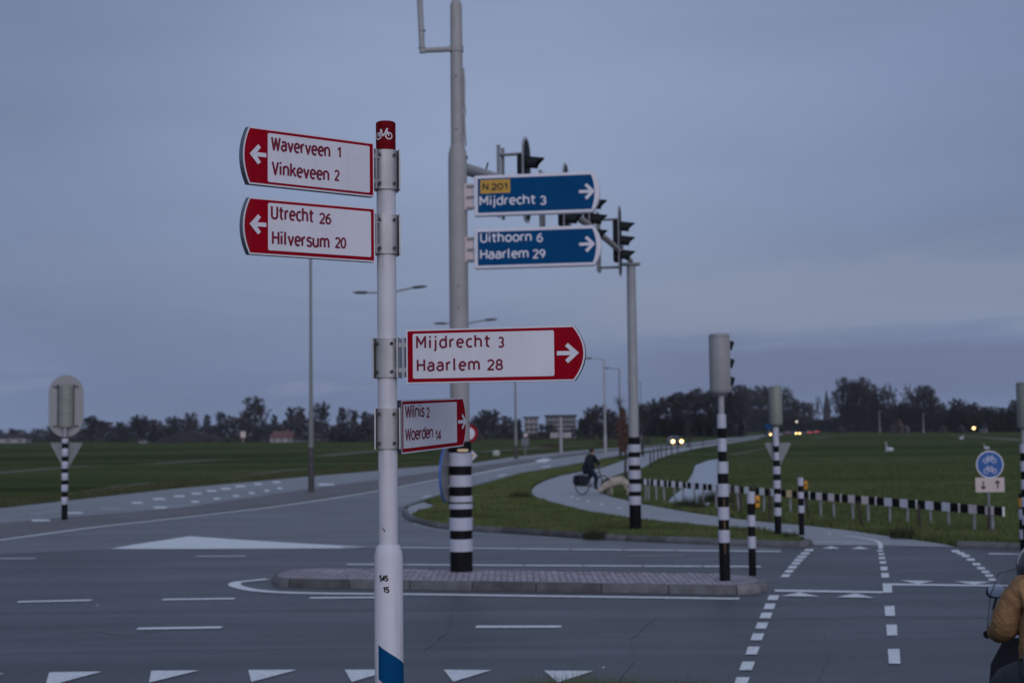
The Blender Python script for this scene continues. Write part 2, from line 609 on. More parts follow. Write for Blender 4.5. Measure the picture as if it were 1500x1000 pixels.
# a plain road-sign alphabet drawn as pen strokes; capital height 1, (advance, strokes)
GLYPH = {
    'W': (.76, [[(0, 1), (.17, 0), (.34, .90), (.51, 0), (.68, 1)]]),
    'V': (.54, [[(0, 1), (.23, 0), (.46, 1)]]),
    'U': (.60, [[(.02, 1), (.02, .25)] + _arc(.25, .25, .23, .25, 180, 360) + [(.48, 1)]]),
    'H': (.60, [[(.02, 0), (.02, 1)], [(.48, 0), (.48, 1)], [(.02, .52), (.48, .52)]]),
    'M': (.72, [[(.02, 0), (.02, 1), (.30, .34), (.58, 1), (.58, 0)]]),
    'N': (.70, [[(.02, 0), (.02, 1), (.58, 0), (.58, 1)]]),
    'a': (.50, [[(.04, .62)] + _arc(.20, .52, .18, .20, 120, 0) + [(.38, 0)], [(.38, .42), (.20, .42)] + _arc(.18, .21, .18, .21, 90, 270) + [(.28, .03), (.38, .14)]]),
    'c': (.44, [_arc(.24, .36, .22, .36, 55, 305, 14)]),
    'd': (.54, [_arc(.22, .36, .21, .36, 50, 310, 14), [(.42, 0), (.42, 1.04)]]),
    'e': (.50, [[(.02, .38), (.42, .38)], _arc(.22, .36, .21, .36, 3, 308, 16)]),
    'h': (.54, [[(.02, 0), (.02, 1.04)], [(.02, .48)] + _arc(.21, .46, .20, .26, 160, 0) + [(.41, 0)]]),
    'i': (.22, [[(.05, 0), (.05, .72)], [(.05, .90), (.05, 1.05)]]),
    'j': (.22, [[(.07, .72), (.07, -.12)] + _arc(-.06, -.12, .13, .13, 0, -80, 5), [(.07, .90), (.07, 1.05)]]),
    'k': (.48, [[(.02, 0), (.02, 1.04)], [(.38, .72), (.05, .32)], [(.16, .44), (.42, 0)]]),
    'l': (.26, [[(.05, 1.04), (.05, .12)] + _arc(.15, .12, .10, .11, 180, 250, 4)]),
    'm': (.80, [[(.02, 0), (.02, .72)], [(.02, .48)] + _arc(.19, .46, .17, .26, 160, 0) + [(.36, 0)], [(.36, .48)] + _arc(.53, .46, .17, .26, 160, 0) + [(.70, 0)]]),
    'n': (.54, [[(.02, 0), (.02, .72)], [(.02, .48)] + _arc(.21, .46, .20, .26, 160, 0) + [(.41, 0)]]),
    'o': (.54, [_arc(.23, .36, .22, .36, 0, 360, 20)]),
    'r': (.34, [[(.02, 0), (.02, .72)], [(.02, .44)] + _arc(.24, .44, .22, .27, 165, 85, 6)]),
    's': (.44, [[(.36, .62)] + _arc(.20, .54, .17, .18, 60, 200, 7) + [(.28, .34)] + _arc(.19, .19, .18, .19, 40, -140, 9) + [(.0, .10)]]),
    't': (.40, [[(.12, .96), (.12, .16)] + _arc(.26, .16, .14, .15, 180, 280, 6), [(-.03, .70), (.32, .70)]]),
    'u': (.54, [[(.02, .72), (.02, .26)] + _arc(.21, .26, .19, .26, 180, 350) + [(.41, .24)], [(.41, .72), (.41, 0)]]),
    'v': (.48, [[(0, .72), (.20, 0), (.40, .72)]]),
    '0': (.58, [_arc(.24, .46, .22, .46, 0, 360, 20)]),
    '1': (.46, [[(.04, .70), (.25, .92), (.25, 0)]]),
    '2': (.56, [_arc(.22, .66, .21, .26, 160, -20, 10) + [(.02, .0), (.46, 0)]]),
    '3': (.56, [_arc(.20, .68, .20, .24, 150, -90, 12), _arc(.20, .23, .22, .23, 90, -150, 12)]),
    '4': (.58, [[(.34, 0), (.34, .92), (.0, .25), (.48, .25)]]),
    '5': (.56, [[(.42, .92), (.08, .92), (.05, .52)] + _arc(.20, .27, .22, .27, 110, -140, 12)]),
    '6': (.58, [[(.40, .92)] + _arc(.42, .30, .39, .60, 110, 180, 8) + _arc(.24, .27, .21, .27, 180, 540, 18)]),
    '8': (.58, [_arc(.24, .69, .18, .23, 0, 360, 16), _arc(.24, .23, .22, .23, 0, 360, 16)]),
    '9': (.58, [_arc(.24, .64, .21, .27, 0, 360, 18) + _arc(.06, .61, .39, .60, 0, -70, 8)]),
}


def add_text(mb, s, u0, u1, v0, cap, fr, depth, bold=.16, space=1.0, mi=0):
    """s from u0 to u1 on baseline v0, capital height cap; bold = pen width / capital height"""
    pen = bold * cap
    x, laid = 0.0, []
    for ch in s:
        adv, strokes = GLYPH[ch]
        laid.append((x, strokes))
        x += adv + (space - 1)
    xs = [ox_ + p[0] for ox_, st in laid for sk in st for p in sk]
    a, b = min(xs), max(xs)
    kx = (u1 - u0 - pen) / max(1e-6, b - a) if b - a > .05 else cap
    ky = cap - pen
    q = 0
    for ox_, st in laid:
        for sk in st:
            pts = [(u0 + pen / 2 + (ox_ + px_ - a) * kx, v0 + pen / 2 + py_ * ky) for px_, py_ in sk]
            sharp = [pts[0]]
            for i in range(1, len(pts) - 1):
                d0 = Vector(pts[i]) - Vector(pts[i - 1])
                d1 = Vector(pts[i + 1]) - Vector(pts[i])
                if d0.length > 1e-7 and d1.length > 1e-7 and d0.angle(d1) > .75:
                    sharp.append(pts[i])
                    add_stroke(mb, sharp, pen, fr, depth + .00012 * (q % 6), mi)
                    add_disc(mb, pts[i], pen / 2, fr, depth + .00012 * ((q + 3) % 6) + .00006, mi)
                    q += 1
                    sharp = [pts[i]]
                else:
                    sharp.append(pts[i])
            sharp.append(pts[-1])
            add_stroke(mb, sharp, pen, fr, depth + .00012 * (q % 6), mi)
            q += 1


def add_disc(mb, c, r, fr, depth, mi=0):
    pts = [(c[0] + r * math.cos(2 * math.pi * k / 10), c[1] + r * math.sin(2 * math.pi * k / 10)) for k in range(10)]
    mb.add([fr(p[0], depth, p[1]) for p in pts], [tuple(range(10))], mi)


def stroke2(pts, w):
    """outline polygon quads of a 2-D polyline"""
    P = [Vector((p[0], p[1])) for p in pts]
    L, R = [], []
    for i, p in enumerate(P):
        d = (P[min(i + 1, len(P) - 1)] - P[max(i - 1, 0)]).normalized()
        nrm = Vector((-d.y, d.x)) * w / 2
        L.append(p + nrm)
        R.append(p - nrm)
    return L, R


def add_stroke(mb, pts, w, fr, depth, mi=0, closed=False):
    if closed:
        pts = list(pts) + [pts[0]]
    L, R = stroke2(pts, w)
    n = len(L)
    mb.add([fr(p.x, depth, p.y) for p in L + R], [(i, i + 1, n + i + 1, n + i) for i in range(n - 1)], mi)


ORD = 'first second third fourth fifth sixth seventh eighth ninth tenth eleventh twelfth thirteenth fourteenth fifteenth sixteenth seventeenth eighteenth nineteenth twentieth'.split()
ORD += ['twenty-' + w_ for w_ in ORD[:9]] + ['thirtieth']
_cnt = {}


def nth(group):
    _cnt[group] = _cnt.get(group, 0) + 1
    return ORD[_cnt[group] - 1]


def circle_pts(cx, cy, r, n=20):
    return [(cx + r * math.cos(2 * math.pi * k / n), cy + r * math.sin(2 * math.pi * k / n)) for k in range(n)]


def add_bike_icon(mb, cx, cy, h, fr, depth, mi=0, flip=1, lw=.09):
    """plain line bicycle, h = wheel-to-handlebar height; wider than high"""
    w = lw * h
    f = flip
    r = .34 * h
    q = lambda x, y: (cx + f * x * h, cy + y * h)
    for sx in (-.52, .52):
        add_stroke(mb, [q(sx + .30 * math.cos(2 * math.pi * k / 20), .34 + .30 * math.sin(2 * math.pi * k / 20)) for k in range(20)], w, fr, depth, mi, closed=True)
    for a, b in (((-.52, .34), (-.22, .80)), ((-.22, .80), (.28, .80)), ((-.22, .80), (.0, .34)), ((.0, .34), (-.52, .34)),
                 ((.0, .34), (.30, .84)), ((.52, .34), (.26, .98)), ((.26, .98), (.44, 1.0)), ((-.34, .92), (-.12, .92)), ((-.22, .8), (-.24, .92))):
        add_stroke(mb, [q(*a), q(*b)], w, fr, depth, mi)


# ------------------------------------------------------------------ THE GROUND
# outline of the ditch (rim) and its water
ditch_rim = [(972, 738), (983, 726), (1004, 708), (1014, 692), (1017, 680), (1034, 673.5), (1062, 669), (1066, 690),
             (1056, 710), (1046, 725), (1036, 744), (1028, 750), (985, 744)]
rim = [G(x, y, 0) for x, y in ditch_rim]
rim = [Vector((p.x, p.y)) for p in cmr([(p.x, p.y) for p in rim], 4, closed=True)] if False else [Vector((p.x, p.y)) for p in rim]
cc = sum(rim, Vector((0, 0))) / len(rim)
FARX, FARY = 5000, 9000
holes = [[(p.x, p.y) for p in rim]]
ground_poly('grass_field', [(-FARX, -60), (FARX, -60), (FARX, FARY), (-FARX, FARY)], 0.0, 'meadow', holes, world=True)
# bank and water
mb = MB()
low = [cc + (p - cc) * (1 - min(.2, .14 / max(.4, (p - cc).length))) for p in rim]
n = len(rim)
mb.add([(p.x, p.y, 0) for p in rim] + [(p.x, p.y, -.30) for p in low], [(i, (i + 1) % n, n + (i + 1) % n, n + i) for i in range(n)])
tag(mb.build('ditch_bank', 'bank'), kind='structure')
M['water'].node_tree.nodes['Principled BSDF'].inputs['Base Color'].default_value = (.24, .28, .34, 1)
ground_poly('ditch_water', [(cc.x + (p.x - cc.x) * 1.04, cc.y + (p.y - cc.y) * 1.02) for p in low], -.07, 'water', world=True)

# main asphalt
edge_line = [(-700, 868), (-300, 826), (0, 789.5), (260, 757.5), (420, 738.5), (556, 717.8), (600, 709), (650, 699), (691, 694),
             (764, 680), (850, 667), (900, 660.3), (943, 656), (1002, 649.2), (1066, 641), (1110, 637.2), (1156, 633.2), (1215, 631)]
road_right_far = [(1215, 631.8), (1165, 635.0), (1113, 639.8), (1070, 645), (1000, 653.5), (943, 661.5), (900, 668.5), (832, 681.3), (764, 692.5),
                  (696, 711), (650, 723), (612, 735.5), (594, 742), (589, 750)]
kerb_base = [(589, 750), (590.5, 756), (597, 761.5), (612, 767), (640, 773), (694, 777.5), (764, 782), (832, 786.8), (900, 791), (980, 794.5),
             (1060, 798), (1160, 801.5), (1180, 801.5), (1191, 797)]
main = edge_line + road_right_far + kerb_base + [(1230, 797.5), (1300, 798.2), (1401, 801), (1450, 803.5), (1520, 806), (1800, 816), (2500, 840)]
mp = [G(x, y, .004) for x, y in main]
mp = [(p.x, p.y) for p in mp] + [(60, -12), (2.6, -12), (2.6, 4), (2.4, 13.0), (-60, 12.6)]
ground_poly('road', mp, .004, 'asphalt', world=True)
ground_mat('asphalt_mid', [(.2, (.085, .091, .108)), (.5, (.112, .120, .140)), (.8, (.145, .155, .178))], .5, .55,
           [(.25, (1, 2, 1), .6), (1.0, (.06, 1.3, 1), .75), (9, (1, 1, 1), .25), (70, (1, 1, 1), .5)], .5, 190)
ground_poly('mid_road_sheet', [(-700, 869), (-300, 827), (0, 790.5), (260, 758.5), (420, 739.5), (556, 719.5), (572, 745.5), (588, 749.5), (590, 756.5), (597, 762), (612, 767.8), (640, 773.8), (694, 778.3),
            (764, 782.8), (832, 787.6), (900, 791.8), (980, 795.3), (1060, 798.8), (1146, 802), (1146, 806.5), (760, 802.5), (500, 802), (160, 804), (-100, 817), (-700, 900)], .0085, 'asphalt_mid')  # laid on the same road: grazing brightness at mid distance put into colour
# road further off: paler sheet, its grazing brightness put into the colour
up = [(560, 718.5), (600, 710.5), (650, 700.5), (691, 695), (764, 681), (850, 668), (900, 661.2), (943, 657), (1002, 650), (1066, 641.8), (1110, 637.9), (1156, 633.8), (1213, 631.2)]
lo = [(1213, 631.7), (1165, 634.6), (1113, 639.3), (1070, 644.5), (1000, 652.7), (943, 660.7), (900, 667.6), (832, 680.4), (764, 691.5), (696, 709.6), (650, 721.5), (612, 733.5), (598, 739), (575, 745)]
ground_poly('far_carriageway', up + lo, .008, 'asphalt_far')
# brick strip and side road on the left
strip_top = [(-700, 845), (-300, 799), (0, 766), (100, 757), (260, 744), (450, 716), (556, 701.8), (640, 690), (691, 683.8), (764, 673.2), (850, 661.8), (943, 654), (1002, 648)]
strip_lo = [(x, y - 1.0) for x, y in edge_line[:15]]
ground_poly('brick_strip', strip_top + strip_lo[::-1], .008, 'brick_strip')
side_top = [(-700, 800), (-300, 768), (0, 744), (260, 715), (450, 697.8), (556, 689), (587, 685.3), (691, 678), (757, 668.2), (855, 659), (943, 653.4), (1002, 647.4)]
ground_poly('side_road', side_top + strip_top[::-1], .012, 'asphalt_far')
# cycle path with its hairpin
outer = [(1113, 640.5), (1049, 648.8), (1002, 654.5), (964, 660.5), (943, 664), (913, 674), (881, 685), (858, 689.5), (824, 695.5), (800, 703), (785, 710.5),
         (779, 717), (780.5, 724), (790, 730), (824, 738.5), (852, 746), (890, 752.5), (921, 757), (960, 761.5), (1000, 765.5), (1050, 770), (1100, 774.5),
         (1150, 780.5), (1178, 787), (1192, 797.6)]
inner = [(1402, 801), (1380, 796), (1324, 788), (1247, 777), (1188, 770), (1135, 765.5), (1100, 762), (1051, 756), (1000, 748.5), (960, 741), (941, 738),
         (921, 733), (895, 727.5), (882, 722), (879, 715), (880, 707.5), (884, 701.8), (911, 692.5), (943, 684), (964, 671.5), (985, 664.2), (1019, 656.5), (1070, 648.5), (1113, 642)]
ground_poly('cycle_path', outer + [(1230, 798), (1300, 798.6)] + inner, .012, 'asphalt_path')
# grass island between road and path
isl = ([(600, 757), (612, 762.5), (640, 768), (694, 772), (764, 776.5), (832, 781.5), (900, 785.5), (980, 789), (1060, 792), (1160, 795.5), (1178, 793)]
       + [(1165, 786.5), (1148, 781.5), (1100, 776), (1050, 771.5), (1000, 767), (960, 763), (921, 758.5), (890, 754), (852, 747.5), (824, 740), (790, 731.5), (778, 725), (776, 717),
          (782, 709.5), (798, 702), (823, 694.3), (857, 688.5), (880, 684), (912, 673)]
       + [(900, 671), (832, 683.5), (764, 694.5), (696, 713), (650, 725.5), (625, 734), (640, 741), (612, 748)])
ground_poly('grass_island', isl, .05, 'verge_soil')
ground_poly('concrete_nose', [(598, 754), (594, 748), (600, 741), (620, 735), (640, 741), (612, 748), (606, 755), (640, 766), (612, 761)][:7], .055, 'asphalt_path')
# verges along the right side kerb and in front of the camera
ground_poly('right_verge', [(1403, 796), (1450, 797), (1520, 799), (1800, 808), (1800, 770), (1520, 764), (1449, 774), (1330, 782), (1250, 771.5), (1300, 776.5), (1380, 790)][:8] + [(1330, 786)], .02, 'verge_soil')
ground_poly('near_verge', [(-60, -40), (1.9, -40), (1.9, 12.0), (1.5, 12.75), (-60, 12.4)], .07, 'verge_soil', world=True)
# tarmac cycle path the rider waits on is part of the road sheet

# kerb stones: each its own part of the kerb


def kerb_run(name, px, z0, w, h, stone=1.0, material='kerb', side=1, top_in=.0):
    pts = [G(x, y, 0) for x, y in px]
    pts = [Vector((p.x, p.y)) for p in pts]
    sm = [Vector((p[0], p[1])) for p in cmr([(p.x, p.y, 0) for p in pts], 12)]
    # resample
    L = [0]
    for a, b in zip(sm, sm[1:]):
        L.append(L[-1] + (b - a).length)
    tot = L[-1]
    ns = max(1, round(tot / stone))
    root = empty(name, (sm[0].x, sm[0].y, 0))
    tag(root, kind='structure')

    def at(s):
        s = max(0, min(tot, s))
        i = min(range(len(L)), key=lambda k: abs(L[k] - s))
        i = max(0, min(len(L) - 2, i if L[i] <= s else i - 1))
        t = (s - L[i]) / max(1e-6, L[i + 1] - L[i])
        return sm[i].lerp(sm[i + 1], t), (sm[i + 1] - sm[i]).normalized()
    rnd = random.Random(5)
    for k in range(ns):
        a, b = k * tot / ns + .006, (k + 1) * tot / ns - .006
        mbk = MB()
        rows = []
        hh = h + rnd.uniform(-.006, .006)
        for j in range(4):
            p, d = at(a + (b - a) * j / 3)
            nn = Vector((-d.y, d.x)) * side
            for (o, z) in ((0, -.05), (0, hh * .45), (.05 + top_in, hh), (w - .01, hh + .002), (w, -.05)):
                q = p + nn * o
                rows.append((q.x - sm[0].x, q.y - sm[0].y, z))
        fs = []
        for j in range(3):
            for i in range(4):
                fs.append((j * 5 + i, (j + 1) * 5 + i, (j + 1) * 5 + i + 1, j * 5 + i + 1))
        fs += [(0, 1, 2, 3, 4), (19, 18, 17, 16, 15)]
        mbk.add(rows, fs)
        mbk.build('kerb_stone', material if rnd.random() > .3 else 'kerb_dark', root)
    return root


kerb_run('island_kerb', kerb_base, 0, .16, .12, 1.0)
kerb_run('roadside_kerb', [(1401, 801.5), (1450, 803.5), (1520, 806), (1640, 810)], 0, .15, .12, 1.0)

# ------------------------------------------------------------------ road markings
marks = MB()
worn = MB()
MZ = .0125


def mk(px, z=MZ, to=None):
    pts = [G(x, y, z) for x, y in px]
    (marks if to is None else to).add(pts, [tuple(range(len(pts)))])


def mstroke(px, w, z=MZ, to=None, per=6, curve=True):
    pts = [G(x, y, z) for x, y in px]
    if curve and len(pts) > 2:
        pts = cmr(pts, per)
    L, R = stroke2([(p.x, p.y) for p in pts], w)
    n = len(L)
    (marks if to is None else to).add([(p.x, p.y, z) for p in L + R], [(i, i + 1, n + i + 1, n + i) for i in range(n - 1)])


for a, b in (((26, 880.8), (134, 878.3)), ((238, 877.4), (344, 876)), ((454, 875), (560, 874.2)), ((201, 920), (325, 918)), ((697, 917.2), (822, 917)),
             ((-120, 922), (-20, 921))):
    mstroke([a, b], .19, curve=False)
for a, b in (((-10, 817.6), (52, 817.3)), ((287, 814.2), (360, 814))):
    mstroke([a, b], .15, curve=False)
# faint dashes in the far lane
for a, b in (((920, 814), (1000, 814.4)),):
    mstroke([a, b], .15, curve=False, to=worn)
# long double lines behind the island, with small breaks
for x0, x1, y0, y1, segs in ((760, 1146, 803.2, 807.2, 5), (508, 1117, 826, 829.3, 7)):
    for k in range(segs):
        a = x0 + (x1 - x0) * k / segs
        b = x0 + (x1 - x0) * (k + 1) / segs - 2.5
        f = lambda x: y0 + (y1 - y0) * (x - x0) / (x1 - x0)
        mstroke([(a, f(a)), (b, f(b))], .22, curve=False)
mstroke([(500, 800.8), (620, 801.6), (757, 803)], .2)
# the long pale wedge
mk([(160, 803.4), (200, 796.5), (240, 790.5), (278, 784.8), (310, 787), (360, 790.5), (420, 794), (500, 798.5), (560, 801), (500, 802.6), (300, 803.4)])
# edge line along the brick strip
mstroke([(-300, 826.5), (0, 790), (130, 773), (260, 758), (420, 739), (556, 718), (650, 699.8), (691, 694.8)], .2)
mstroke([(691, 694.8), (764, 680.6), (850, 667.4), (900, 661), (960, 655)], .3)
mstroke([(606, 766), (640, 775), (694, 780.5), (764, 784.5), (832, 789)], .10, to=worn)
# island surround
mstroke([(392, 847.5), (366, 850), (346, 852.6), (347, 858), (380, 864.5), (450, 868), (620, 869.8), (760, 871.8), (900, 873.6), (1083, 876.2)], .2)
# side road markings
for x, y, w in ((165, 745, 34), (235, 743, 22), (201, 736, 18), (233, 730.5, 20), (263, 726.5, 18), (288, 722.5, 18), (310, 718.8, 17), (331, 715.6, 17), (352, 712, 16), (378, 708.5, 14),
                (405, 706, 14), (286, 734.5, 14), (318, 730.2, 12), (346, 726.2, 12), (369, 721.8, 11), (391, 718.4, 10), (410, 714.8, 10), (478, 709.5, 26), (45, 753, 40), (110, 751, 26),
                (60, 762, 30), (-40, 758, 40)):
    mk([(x - w / 2, y - 1.3), (x + w / 2 - 3, y - 1.5), (x + w / 2, y + .6), (x - w / 2 + 3, y + 1.2)], .0165, worn if w > 30 else marks)
mstroke([(-80, 763), (0, 756.5), (60, 750.5), (100, 746)], .25, .0165, worn)
mk([(783, 674.5), (797, 671), (808, 672), (800, 676.5), (790, 677)], .0125)
for i, (x, y) in enumerate(((625, 727), (655, 718), (685, 709.5), (707, 702.8), (735, 696), (770, 688.5), (800, 683), (830, 678), (862, 672.4))):
    mk([(x - 7, y + .8), (x + 5, y - 1.9), (x + 8, y - 1.2), (x - 4, y + 1.6)], .0125, worn if i % 2 else marks)
# sharks' teeth of the near side
for tri in (((72, 983.7), (149, 982.7), (66, 1005)), ((221.7, 981.5), (291.7, 981), (218, 999)), ((363.7, 980.4), (435, 980.2), (368, 998)), ((505, 980), (577, 980), (515, 998)),
            ((650, 980.2), (720, 980.6), (664, 997.6)), ((797, 981.4), (869, 981.8), (817, 998.8)), ((-78, 986), (7, 985.2), (-90, 1010))):
    mk(tri)
# cycle crossing: side blocks
for x, y, w, h in ((1185, 805.2, 13, 3), (1179.5, 810, 13, 3), (1174.5, 814.8, 13, 3.4), (1170, 819.6, 13, 3.4), (1166, 824.4, 12.5, 3.6), (1161, 830, 12.5, 4), (1156, 836, 12, 4.2), (1151, 842.5, 12, 4.2),
                   (1132.8, 874.6, 15, 7), (1127.4, 887.4, 15, 8), (1122, 900.8, 16, 8.3), (1115.8, 915.5, 16, 9), (1109.4, 932, 16.5, 10), (1102.4, 952, 17, 11.5), (1094.4, 974.4, 18.5, 12.5), (1086, 998, 19, 14)):
    s = -.38 if y > 860 else -.85
    mk([(x - w / 2 - s * h / 2, y - h / 2), (x + w / 2 - s * h / 2, y - h / 2), (x + w / 2 + s * h / 2, y + h / 2), (x - w / 2 + s * h / 2, y + h / 2)])
for x, y, w, h in ((1289.5, 806, 8, 2.4), (1291, 811, 8.5, 2.8), (1292, 816.6, 9, 3.4), (1293.4, 823.2, 9.5, 3.8), (1295, 832, 10, 5.6), (1296.7, 842, 11, 6.8), (1300, 860.6, 13, 13.5),
                   (1303.4, 894, 14.5, 14.5), (1306.5, 922, 15.5, 16), (1309.8, 960.5, 17, 21.5)):
    s = .07
    mk([(x - w / 2 - s * h / 2, y - h / 2), (x + w / 2 - s * h / 2, y - h / 2), (x + w / 2 + s * h / 2, y + h / 2), (x - w / 2 + s * h / 2, y + h / 2)])
for x, y in ((1400, 806.7), (1407.5, 810), (1414.5, 813.6), (1422, 819), (1430.5, 825.8), (1437, 831.6), (1443.3, 837), (1449, 842.4), (1454, 848.4)):
    w, h, s = 11.5, 3.4, .6
    mk([(x - w / 2 - s * h / 2, y - h / 2), (x + w / 2 - s * h / 2, y - h / 2), (x + w / 2 + s * h / 2, y + h / 2), (x - w / 2 + s * h / 2, y + h / 2)])
mk([(1135, 862.8), (1294, 865.4), (1294, 868), (1135, 865.8)])
mk([(1306, 853.8), (1476, 856.3), (1476, 858.4), (1306, 856.6)])
mk([(1449, 809.6), (1492, 810.2), (1492, 811.8), (1447, 811.2)])
mstroke([(1238.7, 784), (1260, 786.6), (1281, 790.7), (1289, 795.5), (1290, 803)], .09, .0165)
mstroke([(1194.7, 793), (1230, 793.6), (1273, 795)], .10, .0165, curve=False)
for tri in (((1204, 803), (1217.5, 799.4), (1231, 803)), ((1246, 803.6), (1259.5, 800), (1273, 803.6)), ((1144, 872.2), (1172, 866.8), (1200, 873.2)), ((1225, 873.8), (1253, 868.4), (1281, 875)),
            ((1317, 849.2), (1368, 850.4), (1345, 854.4)), ((1398.7, 850.6), (1451, 851.6), (1426.7, 855.6))):
    mk(tri, .0165)
for x, y in ((1214.7, 781), (1156, 776), (907, 743.5), (881, 738), (860.7, 733.4), (846.7, 729.8), (838, 727)):
    mk([(x - 3, y + .6), (x + 1, y - 1), (x + 3.4, y - .4), (x - .6, y + 1.2)], .0165)
mstroke([(829, 722), (828.5, 715), (833, 709), (846, 703)], .08, .0165, worn)
reed = MB()
for line, w in (([(-40, 695), (109, 683.5), (150, 682)], 2.2), ([(213, 679.6), (300, 674), (330, 672.5)], 2.4), ([(462, 668), (553, 660), (600, 657)], 3.5), ([(131, 720), (187, 711), (230, 706)], 1.3),
                ([(330, 700), (400, 691), (450, 686)], 1.2), ([(700, 662), (800, 655), (850, 652)], 3.0), ([(1071, 665.6), (1095, 661), (1120, 657), (1150, 653)], .8), ([(1400, 638), (1450, 640.5), (1500, 645)], 4.0),
                ([(1190, 641.5), (1215, 639)], 3.5)):
    mstroke(line, w, .006, reed)
tag(reed.build('dry_reed_strips', mat('dry_reeds', (.135, .125, .082), .9, .25, .8, color2=(.055, .062, .032), bump=.5, bscale=8)), kind='structure')
mo = marks.build('road_markings', 'mark')
tag(mo, kind='structure')
tag(worn.build('worn_markings', 'mark_worn'), kind='structure')

# ------------------------------------------------------------------ traffic island with pavers
IZ = .13
fl, fr_ = G(392, 859.5), G(1128, 872)
bl, br = G(412, 843.5, IZ), G(1116, 834.5, IZ)
y0 = fl.y
xl, xr = fl.x, fr_.x
yf = (fl.y + fr_.y) / 2
yb = (G(600, 832, IZ).y + G(1000, 834, IZ).y) / 2
slope = (fr_.y - fl.y) / (fr_.x - fl.x)
ti = empty('traffic_island', ((xl + xr) / 2, yf, 0))
tag(ti, kind='structure')
ox, oy = ti.location.x, ti.location.y
ISW = yb - yf - .0
rnd = random.Random(3)


def iy(x):                                   # front edge as a function of world x
    return fl.y + slope * (x - fl.x) - oy


core = MB()
xs0, xs1 = xl + .35, xr - .45
core.add([(xs0 - ox, iy(xs0) + .12, 0), (xs1 - ox, iy(xs1) + .12, 0), (xs1 - ox, iy(xs1) + ISW - .1, 0), (xs0 - ox, iy(xs0) + ISW - .1, 0),
          (xs0 - ox, iy(xs0) + .12, IZ - .012), (xs1 - ox, iy(xs1) + .12, IZ - .012), (xs1 - ox, iy(xs1) + ISW - .1, IZ - .012), (xs0 - ox, iy(xs0) + ISW - .1, IZ - .012)],
         [(0, 1, 5, 4), (1, 2, 6, 5), (2, 3, 7, 6), (3, 0, 4, 7), (4, 5, 6, 7)])
core.build('bedding', 'joint_sand', ti)


def kstone(x0, x1, front, name='kerb_stone'):
    k = MB()
    rows = []
    hh = IZ + rnd.uniform(-.004, .004)
    for x in (x0 + .007, (x0 + x1) / 2, x1 - .007):
        if front:
            ys = iy(x)
            prof = ((0, -.03), (.025, IZ * .5), (.07, hh), (.15, hh + .002), (.15, -.03))
            for o, z in prof:
                rows.append((x - ox, ys + o, z))
        else:
            ys = iy(x) + ISW
            prof = ((0, -.03), (-.03, IZ * .6), (-.06, hh), (-.13, hh + .002), (-.13, -.03))
            for o, z in prof:
                rows.append((x - ox, ys + o, z))
    fs = []
    for j in range(2):
        for i in range(4):
            fs.append((j * 5 + i, (j + 1) * 5 + i, (j + 1) * 5 + i + 1, j * 5 + i + 1))
    fs += [(0, 1, 2, 3, 4), (14, 13, 12, 11, 10)]
    k.add(rows, fs)
    k.build(name, 'kerb_dark' if rnd.random() > .4 else 'kerb', ti)


nst = max(1, round((xs1 - xs0) / 1.0))
for k in range(nst):
    a, b = xs0 + (xs1 - xs0) * k / nst, xs0 + (xs1 - xs0) * (k + 1) / nst
    kstone(a, b, True)
    kstone(a, b, False)
# rounded ends, three stones each


def end_stone(x_c, sgn, a0, a1, rx, material='kerb'):
    k = MB()
    rows = []
    ym = iy(x_c) + ISW / 2
    ry = ISW / 2
    for j in range(4):
        a = a0 + (a1 - a0) * j / 3
        ca, sa = math.cos(a), math.sin(a)
        for (s, z) in ((1.0, -.03), (.975, IZ * .5), (.90, IZ), (.0 if False else .78, IZ + .002), (.78, -.03)):
            rows.append((x_c - ox + sgn * rx * ca * s, ym + ry * sa * s, z))
    fs = []
    for j in range(3):
        for i in range(4):
            fs.append((j * 5 + i, (j + 1) * 5 + i, (j + 1) * 5 + i + 1, j * 5 + i + 1))
    fs += [(0, 1, 2, 3, 4), (19, 18, 17, 16, 15)]
    k.add(rows, fs)
    k.build('kerb_stone', material, ti)


for sgn, xc, rx in ((-1, xs0, .42), (1, xs1, .60)):
    for j in range(3):
        a0 = -math.pi / 2 + math.pi * j / 3
        end_stone(xc, sgn, a0 + .012, a0 + math.pi / 3 - .012, rx, 'kerb_light' if sgn > 0 else 'kerb')
    k = MB()
    ym = iy(xc) + ISW / 2
    k.add([(xc - ox, ym, IZ - .003)] + [(xc - ox + sgn * rx * .775 * math.cos(-math.pi / 2 + math.pi * j / 8), ym + ISW / 2 * .775 * math.sin(-math.pi / 2 + math.pi * j / 8), IZ - .003) for j in range(9)],
          [(0, j + 1, j + 2) for j in range(8)])
    k.build('end_infill', 'paver2', ti)
